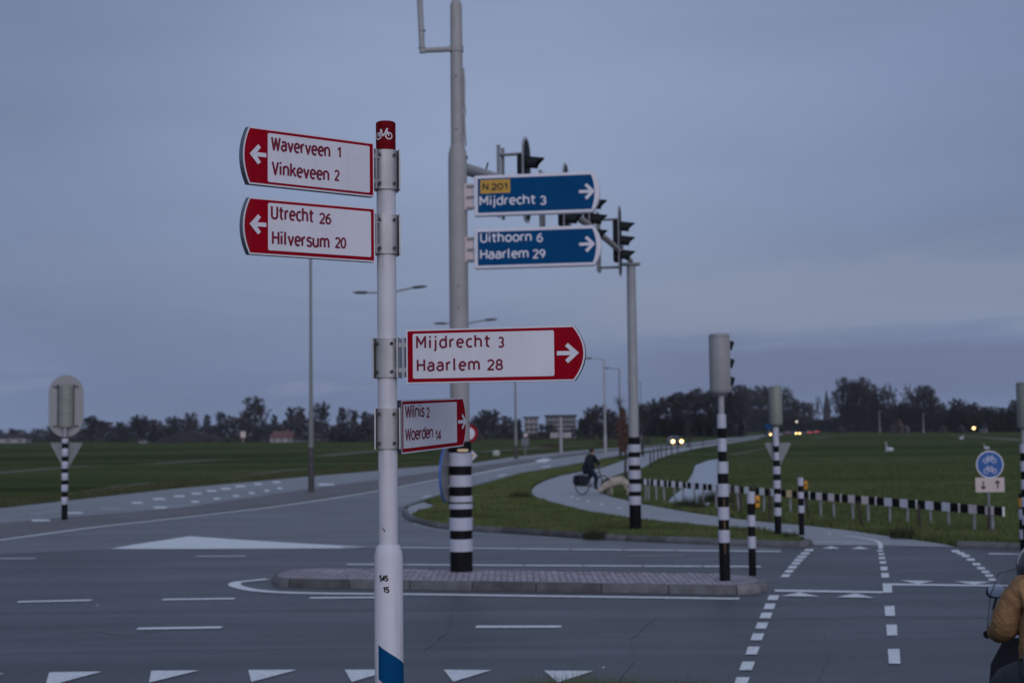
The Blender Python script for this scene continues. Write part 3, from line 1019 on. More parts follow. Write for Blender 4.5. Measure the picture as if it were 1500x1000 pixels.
# pavers, soldier courses running across the island
pm = {}
for mn in ('paver', 'paver2'):
    k = MB()
    k.add([(-.047, -.098, -.03), (.047, -.098, -.03), (.047, .098, -.03), (-.047, .098, -.03), (-.044, -.095, 0), (.044, -.095, 0), (.044, .095, 0), (-.044, .095, 0)],
          [(0, 1, 5, 4), (1, 2, 6, 5), (2, 3, 7, 6), (3, 0, 4, 7), (4, 5, 6, 7)])
    o = k.build('paver', mn, ti)
    pm[mn] = o.data
    bpy.data.objects.remove(o)
cells = []
nx = int((xs1 - xs0) / .1)
ny = int((ISW - .28) / .2)
for i in range(nx):
    for j in range(ny):
        x = xs0 + (i + .5) * (xs1 - xs0) / nx
        y = iy(x) + .155 + (j + .5) * (ISW - .29) / ny
        cells.append((j, x - ox, y))
cells.sort(key=lambda c: c[2])
rest = MB()
for q, (j, x, y) in enumerate(cells):
    z = IZ + rnd.uniform(-.003, .002)
    sxc = (xs1 - xs0) / nx / .1
    syc = (ISW - .29) / ny / .2
    if q < 300:
        o = bpy.data.objects.new('paver', pm['paver' if rnd.random() > .35 else 'paver2'])
        COL.objects.link(o)
        o.parent = ti
        o.location = (x, y, z)
        o.scale = (sxc, syc, 1)
    else:
        a, b = .0455 * sxc, .096 * syc
        rest.add([(x - a, y - b, z), (x + a, y - b, z), (x + a, y + b, z), (x - a, y + b, z), (x - a, y - b, z - .02), (x + a, y - b, z - .02), (x + a, y + b, z - .02), (x - a, y + b, z - .02)],
                 [(0, 1, 2, 3), (0, 4, 5, 1), (1, 5, 6, 2), (2, 6, 7, 3), (3, 7, 4, 0)], 0 if rnd.random() > .35 else 1)
if rest.v:
    tag(rest.build('paving', ['paver', 'paver2'], ti), kind='stuff')

# ------------------------------------------------------------------ FOREGROUND SIGNPOST
SY = 5.65
pA, pB = D(563, 300, SY), D(570, 700, SY)
sx0 = (pA.x + pB.x) / 2
pc = D(567, 500, SY)
sp = empty('cycle_signpost', (pc.x, SY, 0), 0, 'white cycle signpost with four red and white finger signs and a blue stripe', 'signpost')
SPX, SPY = pc.x, SY


def zat(py, Y, px=None):
    return D(567 if px is None else px, py, Y).z


zj = zat(797, SY)
zj2 = zat(812, SY)
ztop = zat(180, SY)
zred = zat(221, SY)
RU, RL = .0385, .0565
mb = MB()
mb.lathe([(RU, zj - .02), (RU, ztop - .004), (RU - .006, ztop)], 32)
mb.build('upper_tube', 'post_white', sp, True)
mb = MB()
mb.lathe([(RL, 0), (RL, zj2), (RL - .004, zj2 + .012), (RU + .006, zj - .004), (RU + .001, zj)], 32)
mb.lathe([(RL + .01, -.02), (RL + .01, .09), (RL, .11)], 32)
mb.build('lower_tube', 'post_white', sp, True)
mb = MB()
mb.lathe([(RU + .0012, zred), (RU + .0012, ztop - .003), (RU - .004, ztop + .002)], 32)
cap_o = mb.build('red_cap', 'cap_red', sp, True)


def cyl_fr(R, a0=0.0):
    def f(u, d, v):
        a = u / R + a0
        return Vector((math.sin(a) * (R + d), -math.cos(a) * (R + d), v))
    return f


mb = MB()
add_bike_icon(mb, -.006, (zred + ztop) / 2 - .018, .042, cyl_fr(RU), .0022, flip=1, lw=.11)
mb.build('bicycle_symbol', 'sign_white', cap_o)
mb = MB()
add_text(mb, '545', -.0330, .004, zat(849, SY), .026, cyl_fr(RL), .0012, .2)
mb.build('number_print', 'ink_black', sp)
mb = MB()
add_text(mb, '15', -.018, .008, zat(865.5, SY), .026, cyl_fr(RL), .0012, .2)
mb.build('number_print', 'ink_black', sp)
mb = MB()
# scuffs
for (u, py, w, h) in ((-.024, 772, .010, .006), (-.016, 774, .008, .009), (-.029, 769, .005, .004)):
    R_ = RU
    z = zat(py, SY)
    f = cyl_fr(R_)
    mb.add([f(u, .0012, z), f(u + w, .0012, z - .003), f(u + w * .8, .0012, z - h), f(u + .002, .0012, z - h * .7)], [(0, 1, 2, 3)])
mb.build('paint_scuff', 'ink_black', sp)
# blue stripe winding down
mb = MB()
f = cyl_fr(RL)
zt0, zt1, zb0, zb1 = zat(941, SY), zat(972, SY), zat(991, SY), zat(1022, SY)
n = 16
a0, a1 = -.040, .083
vs = []
for k in range(n + 1):
    t = k / n
    u = a0 + (a1 - a0) * t
    vs += [f(u, .0012, zt0 + (zt1 - zt0) * t), f(u, .0012, zb0 + (zb1 - zb0) * t)]
mb.add(vs, [(2 * k, 2 * k + 1, 2 * k + 3, 2 * k + 2) for k in range(n)])
mb.build('blue_stripe', 'sign_blue', sp, True)


def proj(p):
    d = p - CAM
    w = d.dot(cF)
    return 750 + FPX * d.dot(cR) / w, 500 - FPX * d.dot(cU) / w


def finger_sign(post, ctr, Y, shoulder_px, root_px, ang_hint, ztop_, zbot_, spec, thick=.032, r0=None, Lmax=3.0):
    """solve the sign's direction and length so that root and shoulder land where they are seen.
    ctr: post axis (x, y). r0: distance axis -> sign root."""
    best = None
    for k in range(-900, 900):
        a = math.radians(k * .1)
        if not (ang_hint[0] <= k * .1 <= ang_hint[1]):
            continue
    return best


class SignPlane:
    """vertical board through the post axis (offset off towards the viewer), direction angle a (deg from +X),
    tip side sgn (+1 tip to the right for the viewer, -1 to the left)."""

    def __init__(s, cx, cy, a, sgn, off, tilt=0.0):
        s.k = math.tan(math.radians(tilt))
        s.u = Vector((math.cos(math.radians(a)), math.sin(math.radians(a)), 0))     # viewer's right
        s.n = Vector((s.u.y, -s.u.x, 0))                                             # towards viewer
        s.o = Vector((cx, cy, 0)) + s.n * off
        s.sgn = sgn

    def uv(s, px, py):
        d = ray(px, py)
        k = (s.o - CAM).dot(s.n) / d.dot(s.n)
        p = CAM + d * k
        u = (p - s.o).dot(s.u)
        return u, p.z - s.k * u

    def fr(s, base):
        b = Vector(base)
        return lambda u, d, v: s.o + s.u * u + s.n * d + Vector((0, 0, v + s.k * u)) - b


def outline_of(sgn, ur, us, ut, vb, vt, n=10):
    """rectangle with one bowed end: ur root, us shoulder, ut tip"""
    vm, hh = (vb + vt) / 2, (vt - vb) / 2
    arc = []
    for k in range(n + 1):
        t = -1 + 2 * k / n
        arc.append((us + (ut - us) * (1 - t * t), vm + hh * t))
    pts = [(ur, vb)] + arc + [(ur, vt)]
    return pts


def grow(pts, k, c):
    return pts


def arrow_polys(cx, cy, h, sgn):
    """arrow made of shaft and two barbs, pointing to sgn; h = total height"""
    w = h * .17
    shaft = [(cx - sgn * h * .48, cy - w / 2), (cx + sgn * h * .36, cy - w / 2), (cx + sgn * h * .36, cy + w / 2), (cx - sgn * h * .48, cy + w / 2)]
    outp = [shaft]
    for s2 in (1, -1):
        tip = (cx + sgn * h * .50, cy)
        end = (cx - sgn * h * .02, cy + s2 * h * .50)
        outp.append([(tip[0] - sgn * w * .62, tip[1] - s2 * 0), (tip[0], tip[1]), (tip[0] - 0, tip[1]), (end[0] + sgn * w * .78, end[1] - s2 * 0), (end[0] - sgn * w * .05, end[1] - s2 * w * .52 - 0), (tip[0] - sgn * w * 1.35, tip[1])])
    return outp


def build_finger(post, base, P, root_px, sh_px, tip_px, top_bot_root, panel, texts, colors, arrow, thick=.03, border=.006, cap=None, face_extra=None, bold=.150, label=None, inset_border=True):
    """all *_px are photo positions on the board's plane"""
    sg = P.sgn
    (x, yt), (_, yb_) = top_bot_root
    ur, vt = P.uv(x, yt)
    _, vb = P.uv(x, yb_)
    us, _ = P.uv(*sh_px)
    ut, _ = P.uv(*tip_px)
    f = P.fr(base)
    body = MB()
    ol = outline_of(sg, ur, us, ut, vb, vt)
    body.prism(ol, -thick, 0, f, 0, 0)
    bo = body.build('direction_sign', colors['edge'], post)
    if label:
        bo['label'] = label
    face = MB()
    face.sheet(ol, .0012, f)
    face.build('face_border', colors['border'], bo)
    k = border
    red = MB()
    red.sheet(outline_of(sg, ur + sg * k, us - sg * k * .6, ut - sg * k, vb + k, vt - k), .0024, f)
    red.build('face_field', colors['field'], bo)
    if panel:
        (pl, ptop), (pr, pbot) = panel
        u0, v1 = P.uv(pl, ptop)
        v0 = P.uv(pl, pbot)[1]
        u1 = P.uv(pr, pbot)[0]
        pmb = MB()
        r = .006
        oo = []
        for (cx, cy, a_) in ((u0 + r, v0 + r, 180), (u1 - r, v0 + r, 270), (u1 - r, v1 - r, 0), (u0 + r, v1 - r, 90)):
            for q in range(4):
                a = math.radians(a_ + q * 30)
                oo.append((cx + r * math.cos(a), cy + r * math.sin(a)))
        pmb.sheet(oo, .0036, f)
        pmb.build('text_panel', colors['panel'], bo)
    for (s, x0p, x1p, ybp, c, sp_) in texts:
        tmb = MB()
        u0, v0 = P.uv(x0p, ybp)
        u1, _ = P.uv(x1p, ybp)
        add_text(tmb, s, u0, u1, v0, c, f, .0048, bold, sp_)
        tmb.build('lettering', colors['ink'], bo)
    (ax0, ax1), ay, ah = arrow
    u_t, va = P.uv(ax0, ay)
    u_h, _ = P.uv(ax1, ay)
    ln = abs(u_h - u_t)
    amb = MB()
    w = ah * .185
    add_stroke(amb, [(u_t, va), (u_h - sg * w * .9, va)], w, f, .0048)
    for s2 in (1, -1):
        pd = Vector((-sg * ln * .50, s2 * (ah * .5 - w * .3)))
        nd = Vector((-pd.y, pd.x)).normalized() * w * .5
        if nd.y * s2 < 0:
            nd = -nd
        tip = Vector((u_h, va))
        inner_tip = Vector((u_h - sg * w * 1.55, va))
        e0 = tip + pd
        quad = [tip, e0 + Vector((0, 0)), e0 - nd * 2.0, inner_tip]
        amb.add([f(p.x, .0054 + .0003 * s2, p.y) for p in quad], [(0, 1, 2, 3)])
    amb.build('arrow', colors['arrow'], bo)
    return bo


def level_angle(cx, cy, off, sgn, rng, tr, br, ts, bs):
    best = (1e9, 0)
    k = rng[0]
    while k <= rng[1]:
        P = SignPlane(cx, cy, k, sgn, off)
        e = (P.uv(*tr)[1] - P.uv(*ts)[1]) ** 2 + (P.uv(*br)[1] - P.uv(*bs)[1]) ** 2
        if e < best[0] and abs(P.uv(*ts)[0]) < 2.9:
            best = (e, k)
        k += .1
    P = SignPlane(cx, cy, best[1], sgn, off)
    print('ANGLE', round(best[1], 1), best[0] ** .5, 'L', abs(P.uv(*ts)[0] - P.uv(*tr)[0]))
    return best[1]


def solve_angle(cx, cy, off, sgn, rng, root, shoulder, L):
    best = (1e9, None)
    k = rng[0]
    while k <= rng[1]:
        P = SignPlane(cx, cy, k, sgn, off)
        try:
            l = abs(P.uv(*shoulder)[0] - P.uv(*root)[0])
        except ZeroDivisionError:
            l = 99
        if abs(l - L) < best[0]:
            best = (abs(l - L), k)
        k += .1
    return best[1]


RED = dict(edge='edge_alu', border='sign_white', field='sign_red', panel='sign_white', ink='ink_red', arrow='sign_white')
base_sp = (SPX, SPY, 0)
a1 = level_angle(SPX, SPY, .03, -1, (10, 75), (547, 209), (548, 289), (362.5, 183), (371, 272))
P1 = SignPlane(SPX, SPY, a1, -1, .03)
build_finger(sp, base_sp, P1, None, (364.5, 228), (355.5, 228), ((547.5, 209.5), (547.5, 288.5)),
             ((391.5, 195), (541, 266.5)),
             [('Waverveen', 396, 483.0, 220.5, .0545, 1.07), ('1', 493, 498.5, 231.5, .0475, 1),
              ('Vinkeveen', 397, 481.5, 256.5, .0545, 1.07), ('2', 489, 497, 265, .0475, 1)],
             RED, ((389.3, 364.8), 228.0, .086), label='top finger sign, Waverveen and Vinkeveen, arrow left')
a2 = level_angle(SPX, SPY, .03, -1, (10, 75), (549, 304.5), (550, 384.5), (363.5, 286.5), (370, 374.5))
P2 = SignPlane(SPX, SPY, a2, -1, .03)
build_finger(sp, base_sp, P2, None, (365, 330), (355.5, 330), ((549, 305), (549, 384)),
             ((392, 297), (543, 366.5)),
             [('Utrecht', 396, 459.5, 321.5, .0545, 1.07), ('26', 467, 484.5, 328, .0475, 1),
              ('Hilversum', 397.5, 482, 358.5, .0545, 1.07), ('20', 490, 506.5, 363.5, .0475, 1)],
             RED, ((389.3, 364.8), 329.8, .086), label='second finger sign, Utrecht and Hilversum, arrow left')
a3 = level_angle(SPX, SPY, .03, 1, (-40, 10), (594.4, 483), (595.6, 563), (841.6, 476.3), (843.5, 558.6))
P3 = SignPlane(SPX, SPY, a3, 1, .03)
build_finger(sp, base_sp, P3, None, (841, 517), (857, 517), ((595, 483), (595, 562)),
             ((604.8, 489), (812.5, 554.5)),
             [('Mijdrecht', 610, 719.5, 511.2, .0515, 1.14), ('3', 730, 739, 509.5, .0475, 1),
              ('Haarlem', 611, 703.5, 544.5, .0515, 1.14), ('28', 714, 737.5, 542.5, .0475, 1.05)],
             RED, ((816, 848.5), 517.3, .088), label='third finger sign, Mijdrecht and Haarlem, arrow right')
a4 = solve_angle(SPX, SPY, .03, 1, (30, 85), (587, 625), (678, 618), .68)
P4 = SignPlane(SPX, SPY, a4, 1, .03, 1.9)
build_finger(sp, base_sp, P4, None, (678, 618), (682.3, 618), ((587.5, 586), (587.5, 664.8)),
             ((589.5, 592), (668.5, 657)),
             [('Wilnis', 592, 620.5, 612.5, .054, 1.0), ('2', 623.5, 628.2, 611.8, .0475, 1),
              ('Woerden', 592, 633, 645.8, .054, 1.0), ('14', 636.5, 645, 645.2, .0475, 1)],
             RED, ((669.5, 682.0), 617.8, .080), label='lowest finger sign, Wilnis and Woerden, arrow right')


# clamps (each a part with its own bolts)
def clamp(post, z0, z1, ang, R, reach=.03, w=.075, depth=None):
    """aluminium sleeve round the post whose flange faces angle ang"""
    h = z1 - z0
    c = MB()
    t = math.radians(ang)
    ux, uy = math.cos(t), math.sin(t)
    fr = lambda u, d, v: Vector((ux * u + uy * d, uy * u - ux * d, v))
    Rr = R + .006
    # half shells: rounded box outline
    ol = []
    for k in range(24):
        a = 2 * math.pi * k / 24
        ca, sa = math.cos(a), math.sin(a)
        s_ = 3.2
        rr = Rr / ((abs(ca) ** s_ + abs(sa) ** s_) ** (1 / s_))
        ol.append((rr * ca, rr * sa))
    vs = [fr(x, y, z0) for x, y in ol] + [fr(x, y, z1) for x, y in ol]
    n_ = len(ol)
    c.add(vs, [(i, (i + 1) % n_, n_ + (i + 1) % n_, n_ + i) for i in range(n_)] + [tuple(range(n_))[::-1], tuple(range(n_, 2 * n_))])
    # flange plates
    for u in (-Rr - .004, Rr + .004):
        c.prism([(u - .003, z0 - .002), (u + .003, z0 - .002), (u + .003, z1 + .002), (u - .003, z1 + .002)], -.046, .046, fr)
    # arms to the board
    co = c.build('clamp', 'clamp_alu', post, True)
    for zz_ in (z0 + .14 * h, z1 - .14 * h):
        for u in (Rr * .62, -Rr * .75):
            b = MB()
            p = fr(u, Rr * .98, zz_)
            q = fr(u, Rr * .98 + .008, zz_)
            b.tube([p, q], .0065, 8)
            b.build('bolt', 'bolt_steel', co)
    return co, fr


def arms(post, P, u0, u1, zs, base):
    f = P.fr(base)
    for z in zs:
        a = MB()
        a.prism([(u0, z - .009), (u1, z - .009), (u1, z + .009), (u0, z + .009)], -.028, -.004, f)
        a.build('sign_arm', 'clamp_alu', post)


for (yt, yb_, P, ang) in ((222, 279, P1, 14), (316, 373, P2, 12), (496, 553, P3, -6), (598, 657, P4, 4)):
    z0, z1 = zat(yb_, SY), zat(yt, SY)
    clamp(sp, z0, z1, ang, RU)
    h = z1 - z0
    ur = P.uv(548 if P.sgn < 0 else (595 if P is P3 else 587.5), (yt + yb_) / 2)[0]
    arms(sp, P, min(ur, 0), max(ur, 0) if P.sgn > 0 else 0, (z0 + .18 * h, z1 - .18 * h), base_sp)
    b = MB()
    f = P.fr(base_sp)
    uu = ur - P.sgn * .012
    b.prism([(uu - .004, z0), (uu + .004, z0), (uu + .004, z1), (uu - .004, z1)], -.03, -.002, f)
    b.build('end_bracket', 'clamp_alu', sp)


# ------------------------------------------------------------------ banded posts
def banded_post(name, bx, by, radius, bands, label, cat, group=None, base_z=0.0, above=None, wrap=.008, black='band_black', upper='mast_grey', px_of=None, ytop=None):
    """bands: list of (y_top_px, y_bottom_px) of white wraps; the tube itself is black up to above=px y, grey over it."""
    g = G(bx, by, base_z)
    o = empty(name, g, 0, label, cat, group)
    Y = g.y
    Z = lambda py: D(bx, py, Y).z - g.z
    return o, Y, Z, g


def wrap_bands(o, Z, bands, r, mat_='band_white', wrap=.006):
    for yt, yb_ in bands:
        k = MB()
        k.lathe([(r + wrap * .3, Z(yb_)), (r + wrap, Z(yb_) + .004), (r + wrap, Z(yt) - .004), (r + wrap * .3, Z(yt))], 24)
        k.build('white_band', mat_, o, True)


# ---- main mast
mast, MY, mZ, mg = banded_post('signal_mast', 676, 836, .19, None, 'tall grey mast with black and white bands on the brick traffic island', 'mast', base_z=IZ)
ppm = PPM(MY)
rB = 16.2 / ppm
k = MB()
k.lathe([(rB, 0), (rB, mZ(650)), (rB * .98, mZ(646))], 32)
k.build('black_sleeve', 'band_black', mast, True)
k = MB()
k.lathe([(14.2 / ppm, mZ(650)), (14.0 / ppm, mZ(500)), (13.8 / ppm, mZ(240)), (13.4 / ppm, mZ(225)), (10 / ppm, mZ(213))], 32)
k.build('lower_shaft', 'mast_grey', mast, True)
k = MB()
k.lathe([(9.6 / ppm, mZ(216)), (9.3 / ppm, mZ(120)), (8.7 / ppm, mZ(8)), (6.5 / ppm, mZ(2)), (3 / ppm, mZ(-1))], 32)
k.build('upper_shaft', 'mast_grey', mast, True)
wrap_bands(mast, mZ, [(662.6, 682.2), (695.4, 712.3), (725.7, 735), (735.8, 744.6), (757.3, 776), (788.6, 806.8)], rB, wrap=.012)
k = MB()
zc = mZ(735.4)
k.lathe([(rB + .022, zc - .012), (rB + .022, zc + .012)], 32)
k.build('strap', 'bolt_steel', mast, True)
for py in (114, 191):
    k = MB()
    z = mZ(py)
    k.tube([(-.01, -9.2 / ppm, z), (-.01, -9.2 / ppm - .012, z)], .014, 8)
    k.build('bolt', 'bolt_steel', mast)
for py in (420, 452):
    k = MB()
    z = mZ(py)
    k.tube([(-.0, -14 / ppm + .002, z), (0, -14 / ppm - .012, z)], .012, 8)
    k.build('rivet', 'bolt_steel', mast)
# bracket with side pole at the top
k = MB()
zb_ = mZ(72)
k.lathe([(10.4 / ppm, zb_ - .05), (10.4 / ppm, zb_ + .05)], 24)
pe = D(620, 80, MY) - mg
k.tube([(-.05, 0, zb_), (pe.x, -.25, pe.z)], .045, 12)
k.build('side_bracket', 'mast_grey', mast, True)
k = MB()
p2 = D(615, -60, MY) - mg
k.tube([(pe.x, -.25, pe.z - .04), (p2.x - .02, -.25, p2.z)], .048, 12)
for py in (51, 76):
    q = D(619.5, py, MY) - mg
    k.tube([(q.x, -.25, q.z - .012), (q.x, -.25, q.z + .012)], .06, 12)
k.build('side_pole', 'mast_pale', mast, True)
# loose cable on its right side
k = MB()
k.tube([(10 / ppm, 0, mZ(100)), (11.3 / ppm, -.02, mZ(125)), (10.6 / ppm, 0, mZ(150)), (12.0 / ppm, -.02, mZ(165)), (10.4 / ppm, 0, mZ(172)), (11.0 / ppm, 0, mZ(190)), (12.3 / ppm, 0, mZ(214))], .018, 8)
k.build('cable', 'mast_grey', mast, True)
# round sign seen nearly edge-on
k = MB()
cs = D(651, 696, MY) - mg
Rk = 39 / ppm
th = math.radians(101)
nf = Vector((math.cos(math.radians(168)), math.sin(math.radians(168)), 0))   # face points left, slightly away
tn = Vector((-nf.y, nf.x, 0))
cpos = Vector((cs.x + .03, -.06, cs.z))
frk = lambda u, d, v: cpos + tn * u + nf * d + Vector((0, 0, v))
k.prism(circle_pts(0, 0, Rk, 40), -.035, 0, frk)
ks = k.build('round_sign', 'plate_grey', mast)
k = MB()
k.sheet(circle_pts(0, 0, Rk * .985, 40), .0015, frk)
k.build('sign_face', 'sign_blue', ks)
k = MB()
for w_ in ((0, 1),):
    outer_, inner_ = circle_pts(0, 0, Rk + .012, 40), circle_pts(0, 0, Rk - .004, 40)
    for i in range(40):
        j = (i + 1) % 40
        k.add([frk(*(outer_[i][0], .004, outer_[i][1])), frk(outer_[j][0], .004, outer_[j][1]), frk(inner_[j][0], .004, inner_[j][1]), frk(inner_[i][0], .004, inner_[i][1]),
               frk(outer_[i][0], -.03, outer_[i][1]), frk(outer_[j][0], -.03, outer_[j][1])], [(0, 1, 2, 3), (0, 4, 5, 1)])
k.build('sign_rim', mat('rim_blue', (.04, .12, .42), .4, .05, 9), ks)
for dz in (-.18, .18):
    k = MB()
    k.bar((cpos.x, cpos.y, cpos.z + dz), (-rB * .6, -.02, cpos.z + dz), .04, .04)
    k.build('sign_bracket', 'galv', ks)
k = MB()
k.box((.05, -rB - .02, mZ(659)), (.17, .05, .04))
k.build('small_plate', 'refl_orange', mast)

# blue lit direction boards
BLUE = dict(edge='sign_white', border='sign_white', field='sign_blue', panel='sign_white', ink='sign_white', arrow='sign_white')
ab = level_angle(mg.x, mg.y, .12, 1, (-60, 10), (694, 256.8), (694.5, 393.5), (866.7, 249.6), (868, 389))
PBp = SignPlane(mg.x, mg.y, ab, 1, .12)
base_m = tuple(mg)


def blue_board(rt, rb, sh, tip, field, texts, arrow, label):
    ur, vt = PBp.uv(*rt)
    _, vb = PBp.uv(*rb)
    us = PBp.uv(*sh)[0]
    ut = PBp.uv(*tip)[0]
    f = PBp.fr(base_m)
    k = MB()
    ol = outline_of(1, ur, us, ut, vb, vt)
    k.prism(ol, -.13, 0, f)
    bo = k.build('direction_board', 'sign_white', mast, bevel=.02)
    bo['label'] = label
    fl_ = PBp.uv(field[0], (rt[1] + rb[1]) / 2)[0]
    k = MB()
    e = .055
    k.sheet(outline_of(1, fl_, us - .02, ut - .085, vb + e, vt - e), .004, f)
    k.build('board_face', 'sign_blue', bo)
    for (s, x0, x1, yb_, c) in texts:
        k = MB()
        u0, v0 = PBp.uv(x0, yb_)
        u1 = PBp.uv(x1, yb_)[0]
        add_text(k, s, u0, u1, v0, c, f, .008, .16, 1.06)
        k.build('lettering', 'sign_white', bo)
    k = MB()
    ua, va = PBp.uv(*arrow)
    ah = .26
    w = .05
    add_stroke(k, [(ua - ah * .45, va), (ua + ah * .42, va)], w, f, .008)
    for s2 in (1, -1):
        add_stroke(k, [(ua + ah * .46, va - s2 * w * .2), (ua - ah * .02, va + s2 * ah * .45)], w * 1.05, f, .0085 + .0004 * (s2 + 2))
    k.build('arrow', 'sign_white', bo)
    return bo, f, ur, vb, vt


b1, f1, ur1, vb1, vt1 = blue_board((694, 257.5), (694, 317), (868, 281), (878.5, 281), (700, 0),
                                   [('Mijdrecht', 702.5, 785.5, 302, .168), ('3', 791, 800.5, 300.5, .165)], (858.5, 280.5), 'upper blue board, N201 Mijdrecht, arrow right')
k = MB()
pl = [PBp.uv(703.5, 264), PBp.uv(747.5, 262.5), PBp.uv(747.5, 282.3), PBp.uv(703.5, 284)]
k.sheet([(pl[0][0], pl[0][1]), (pl[2][0], pl[0][1]), (pl[2][0], pl[3][1]), (pl[0][0], pl[3][1])], .008, f1)
yp = k.build('route_plate', 'sign_yellow', b1)
k = MB()
u0, v0 = PBp.uv(707, 279.5)
add_text(k, 'N', u0, PBp.uv(716, 279.5)[0], v0, .125, f1, .011, .19)
add_text(k, '201', PBp.uv(719.5, 278.5)[0], PBp.uv(743.5, 278.5)[0], v0, .125, f1, .011, .19, 1.0)
k.build('route_number', 'ink_black', b1)
b2, f2, ur2, vb2, vt2 = blue_board((694, 335.5), (694, 394), (870, 358.5), (881, 358.5), (700, 0),
                                   [('Uithoorn', 703.5, 779, 356, .168), ('6', 786, 795.5, 355, .165), ('Haarlem', 703.5, 774.5, 380, .168), ('29', 780.5, 799, 379, .165)],
                                   (859, 357.5), 'lower blue board, Uithoorn and Haarlem, arrow right')
for (vb_, vt_, bo, f) in ((vb1, vt1, b1, f1), (vb2, vt2, b2, f2)):
    k = MB()
    u0 = PBp.uv(679, 290)[0]
    k.prism([(u0, vb_ + .12), (ur1 - .03, vb_ + .12), (ur1 - .03, vt_ - .12), (u0, vt_ - .12)], -.09, -.03, f)
    k.build('side_bracket', 'plate_pink', bo)
    for q in (.13, .31, .49):
        k = MB()
        z = vb_ + q
        k.prism([(u0 + .05, z), (ur1 + .01, z), (ur1 + .01, z + .035), (u0 + .05, z + .035)], -.03, -.005, f)
        k.build('hinge', 'plate_grey', bo)

# ------------------------------------------------------------------ gantry, right post
rp, RY, rZ, rg = banded_post('gantry_post', 931, 776, .1, None, 'slender grey gantry post with banded foot on the grass island', 'post', base_z=.05)
pr = PPM(RY)
k = MB()
k.lathe([(8.6 / pr, 0), (8.6 / pr, rZ(646)), (7.6 / pr, rZ(640))], 24)
k.build('black_sleeve', 'band_black', rp, True)
k = MB()
k.lathe([(7.5 / pr, rZ(646)), (6.6 / pr, rZ(392)), (6.4 / pr, rZ(389))], 24)
k.build('shaft', 'mast_pale', rp, True)
wrap_bands(rp, rZ, [(650.6, 661.8), (669.3, 681), (688.2, 700.8), (708.2, 719.2), (726, 738.8)], 8.6 / pr, wrap=.01)
k = MB()
k.box((0, 0, rZ(387)), (.42, .3, .05))
k.build('flange', 'plate_grey', rp)
A = Vector((mg.x, mg.y + .1, mg.z + mZ(243)))
B = Vector((rg.x, rg.y, rg.z + rZ(382)))
ga = empty('signal_gantry', A, 0, 'grey gantry beam spanning from tall mast to slender post', 'gantry')
k = MB()
dA = B - A
pts = []
for i in range(13):
    t = i / 12
    pts.append(dA * t + Vector((0, 0, .34 * math.sin(math.pi * t))))
k.tube(pts, [.105 - .045 * i / 12 for i in range(13)], 14)
k.build('beam', 'mast_grey', ga, True)
for t in (.03, .12, .93):
    k = MB()
    p = dA * t + Vector((0, 0, .34 * math.sin(math.pi * t)))
    k.tube([p + Vector((0, -.0, .08)), p + Vector((.04, -.02, .22))], .015, 6)
    k.build('beam_bolt', 'bolt_steel', ga)


def half_visor(mbb, c, ax, up, r, L, n=10, thick=.012, mi=0):
    """tunnel hood: open cylinder, longer on top, axis ax"""
    side = ax.cross(up).normalized()
    rows = []
    for k_ in range(n + 1):
        a = math.radians(-125 + 250 * k_ / n)
        d = up * math.cos(a) + side * math.sin(a)
        l = L * (.55 + .45 * max(0, math.cos(a)))
        rows += [c + d * r, c + d * (r * .97) - up * .0 + ax * l - up * (.14 * L * (l / L))]
    fs = [(2 * i, 2 * i + 2, 2 * i + 3, 2 * i + 1) for i in range(n)]
    mbb.add(rows, fs, mi)
    rows2 = [v - (v - c - ax * ((v - c).dot(ax))).normalized() * thick for v in rows]
    mbb.add(rows2, [f_[::-1] for f_ in fs], mi)


def signal_head(root_name, loc, face_deg, label, group, plate=(.62, 1.65), H=.98, spacing=.33, frame=True, body_mat='head_grey', housing='visor_black'):
    """signal head; face_deg: direction it faces, degrees from +X. origin: centre of the head"""
    o = empty(root_name, loc, math.radians(face_deg), label, 'traffic light', group)
    # local: faces +X, +Y is its left
    if plate:
        w, h = plate
        ol = []
        for a in range(0, 181, 15):
            ol.append((w / 2 * math.cos(math.radians(a)), h / 2 - w / 2 + w / 2 * math.sin(math.radians(a))))
        for a in range(180, 361, 15):
            ol.append((w / 2 * math.cos(math.radians(a)), -h / 2 + w / 2 + w / 2 * math.sin(math.radians(a))))
        f = lambda u, d, v: Vector((d, u, v))
        k = MB()
        k.prism(ol, -.012, .012, f)
        p = k.build('backplate', 'plate_grey', o)
        k = MB()
        add_stroke(k, [(u * .955, v * .982) for u, v in ol], .045, f, .016, closed=True)
        k.build('plate_border', 'sign_white', p)
        k = MB()
        k.sheet([(u * .90, v * .96) for u, v in ol], .014, f)
        k.build('plate_front', 'visor_black', p)
    k = MB()
    k.box((-.07, 0, 0), (.16, .30, H))
    k.build('housing', housing if plate else body_mat, o, bevel=.03)
    for i in (-1, 0, 1):
        v = MB()
        c = Vector((.018, 0, i * spacing))
        half_visor(v, c, Vector((1, 0, 0)), Vector((0, 0, 1)), .135, .34)
        vo = v.build('visor', 'visor_black', o, True)
        l = MB()
        l.lathe([(.11, 0), (.085, .02), (.04, .03)], 20)
        R_ = Matrix.Rotation(math.radians(90), 3, 'Y')
        l.v = [tuple(R_ @ Vector(q) + c) for q in l.v]
        l.build('lens', 'lens_dark', vo, True)
    if frame:
        for y in (-.16, .16):
            k = MB()
            k.tube([(-.50, y, -h / 2 * .86), (-.50, y, h / 2 * .82)], .035, 8)
            k.build('frame_tube', 'plate_grey', o, True)
        for z in (-h / 2 * .74, h / 2 * .62):
            k = MB()
            k.tube([(-.5, -.18, z), (-.5, .18, z)], .025, 8)
            k.tube([(-.5, 0, z), (-.01, 0, z)], .03, 8)
            k.build('frame_arm', 'plate_grey', o, True)
    return o


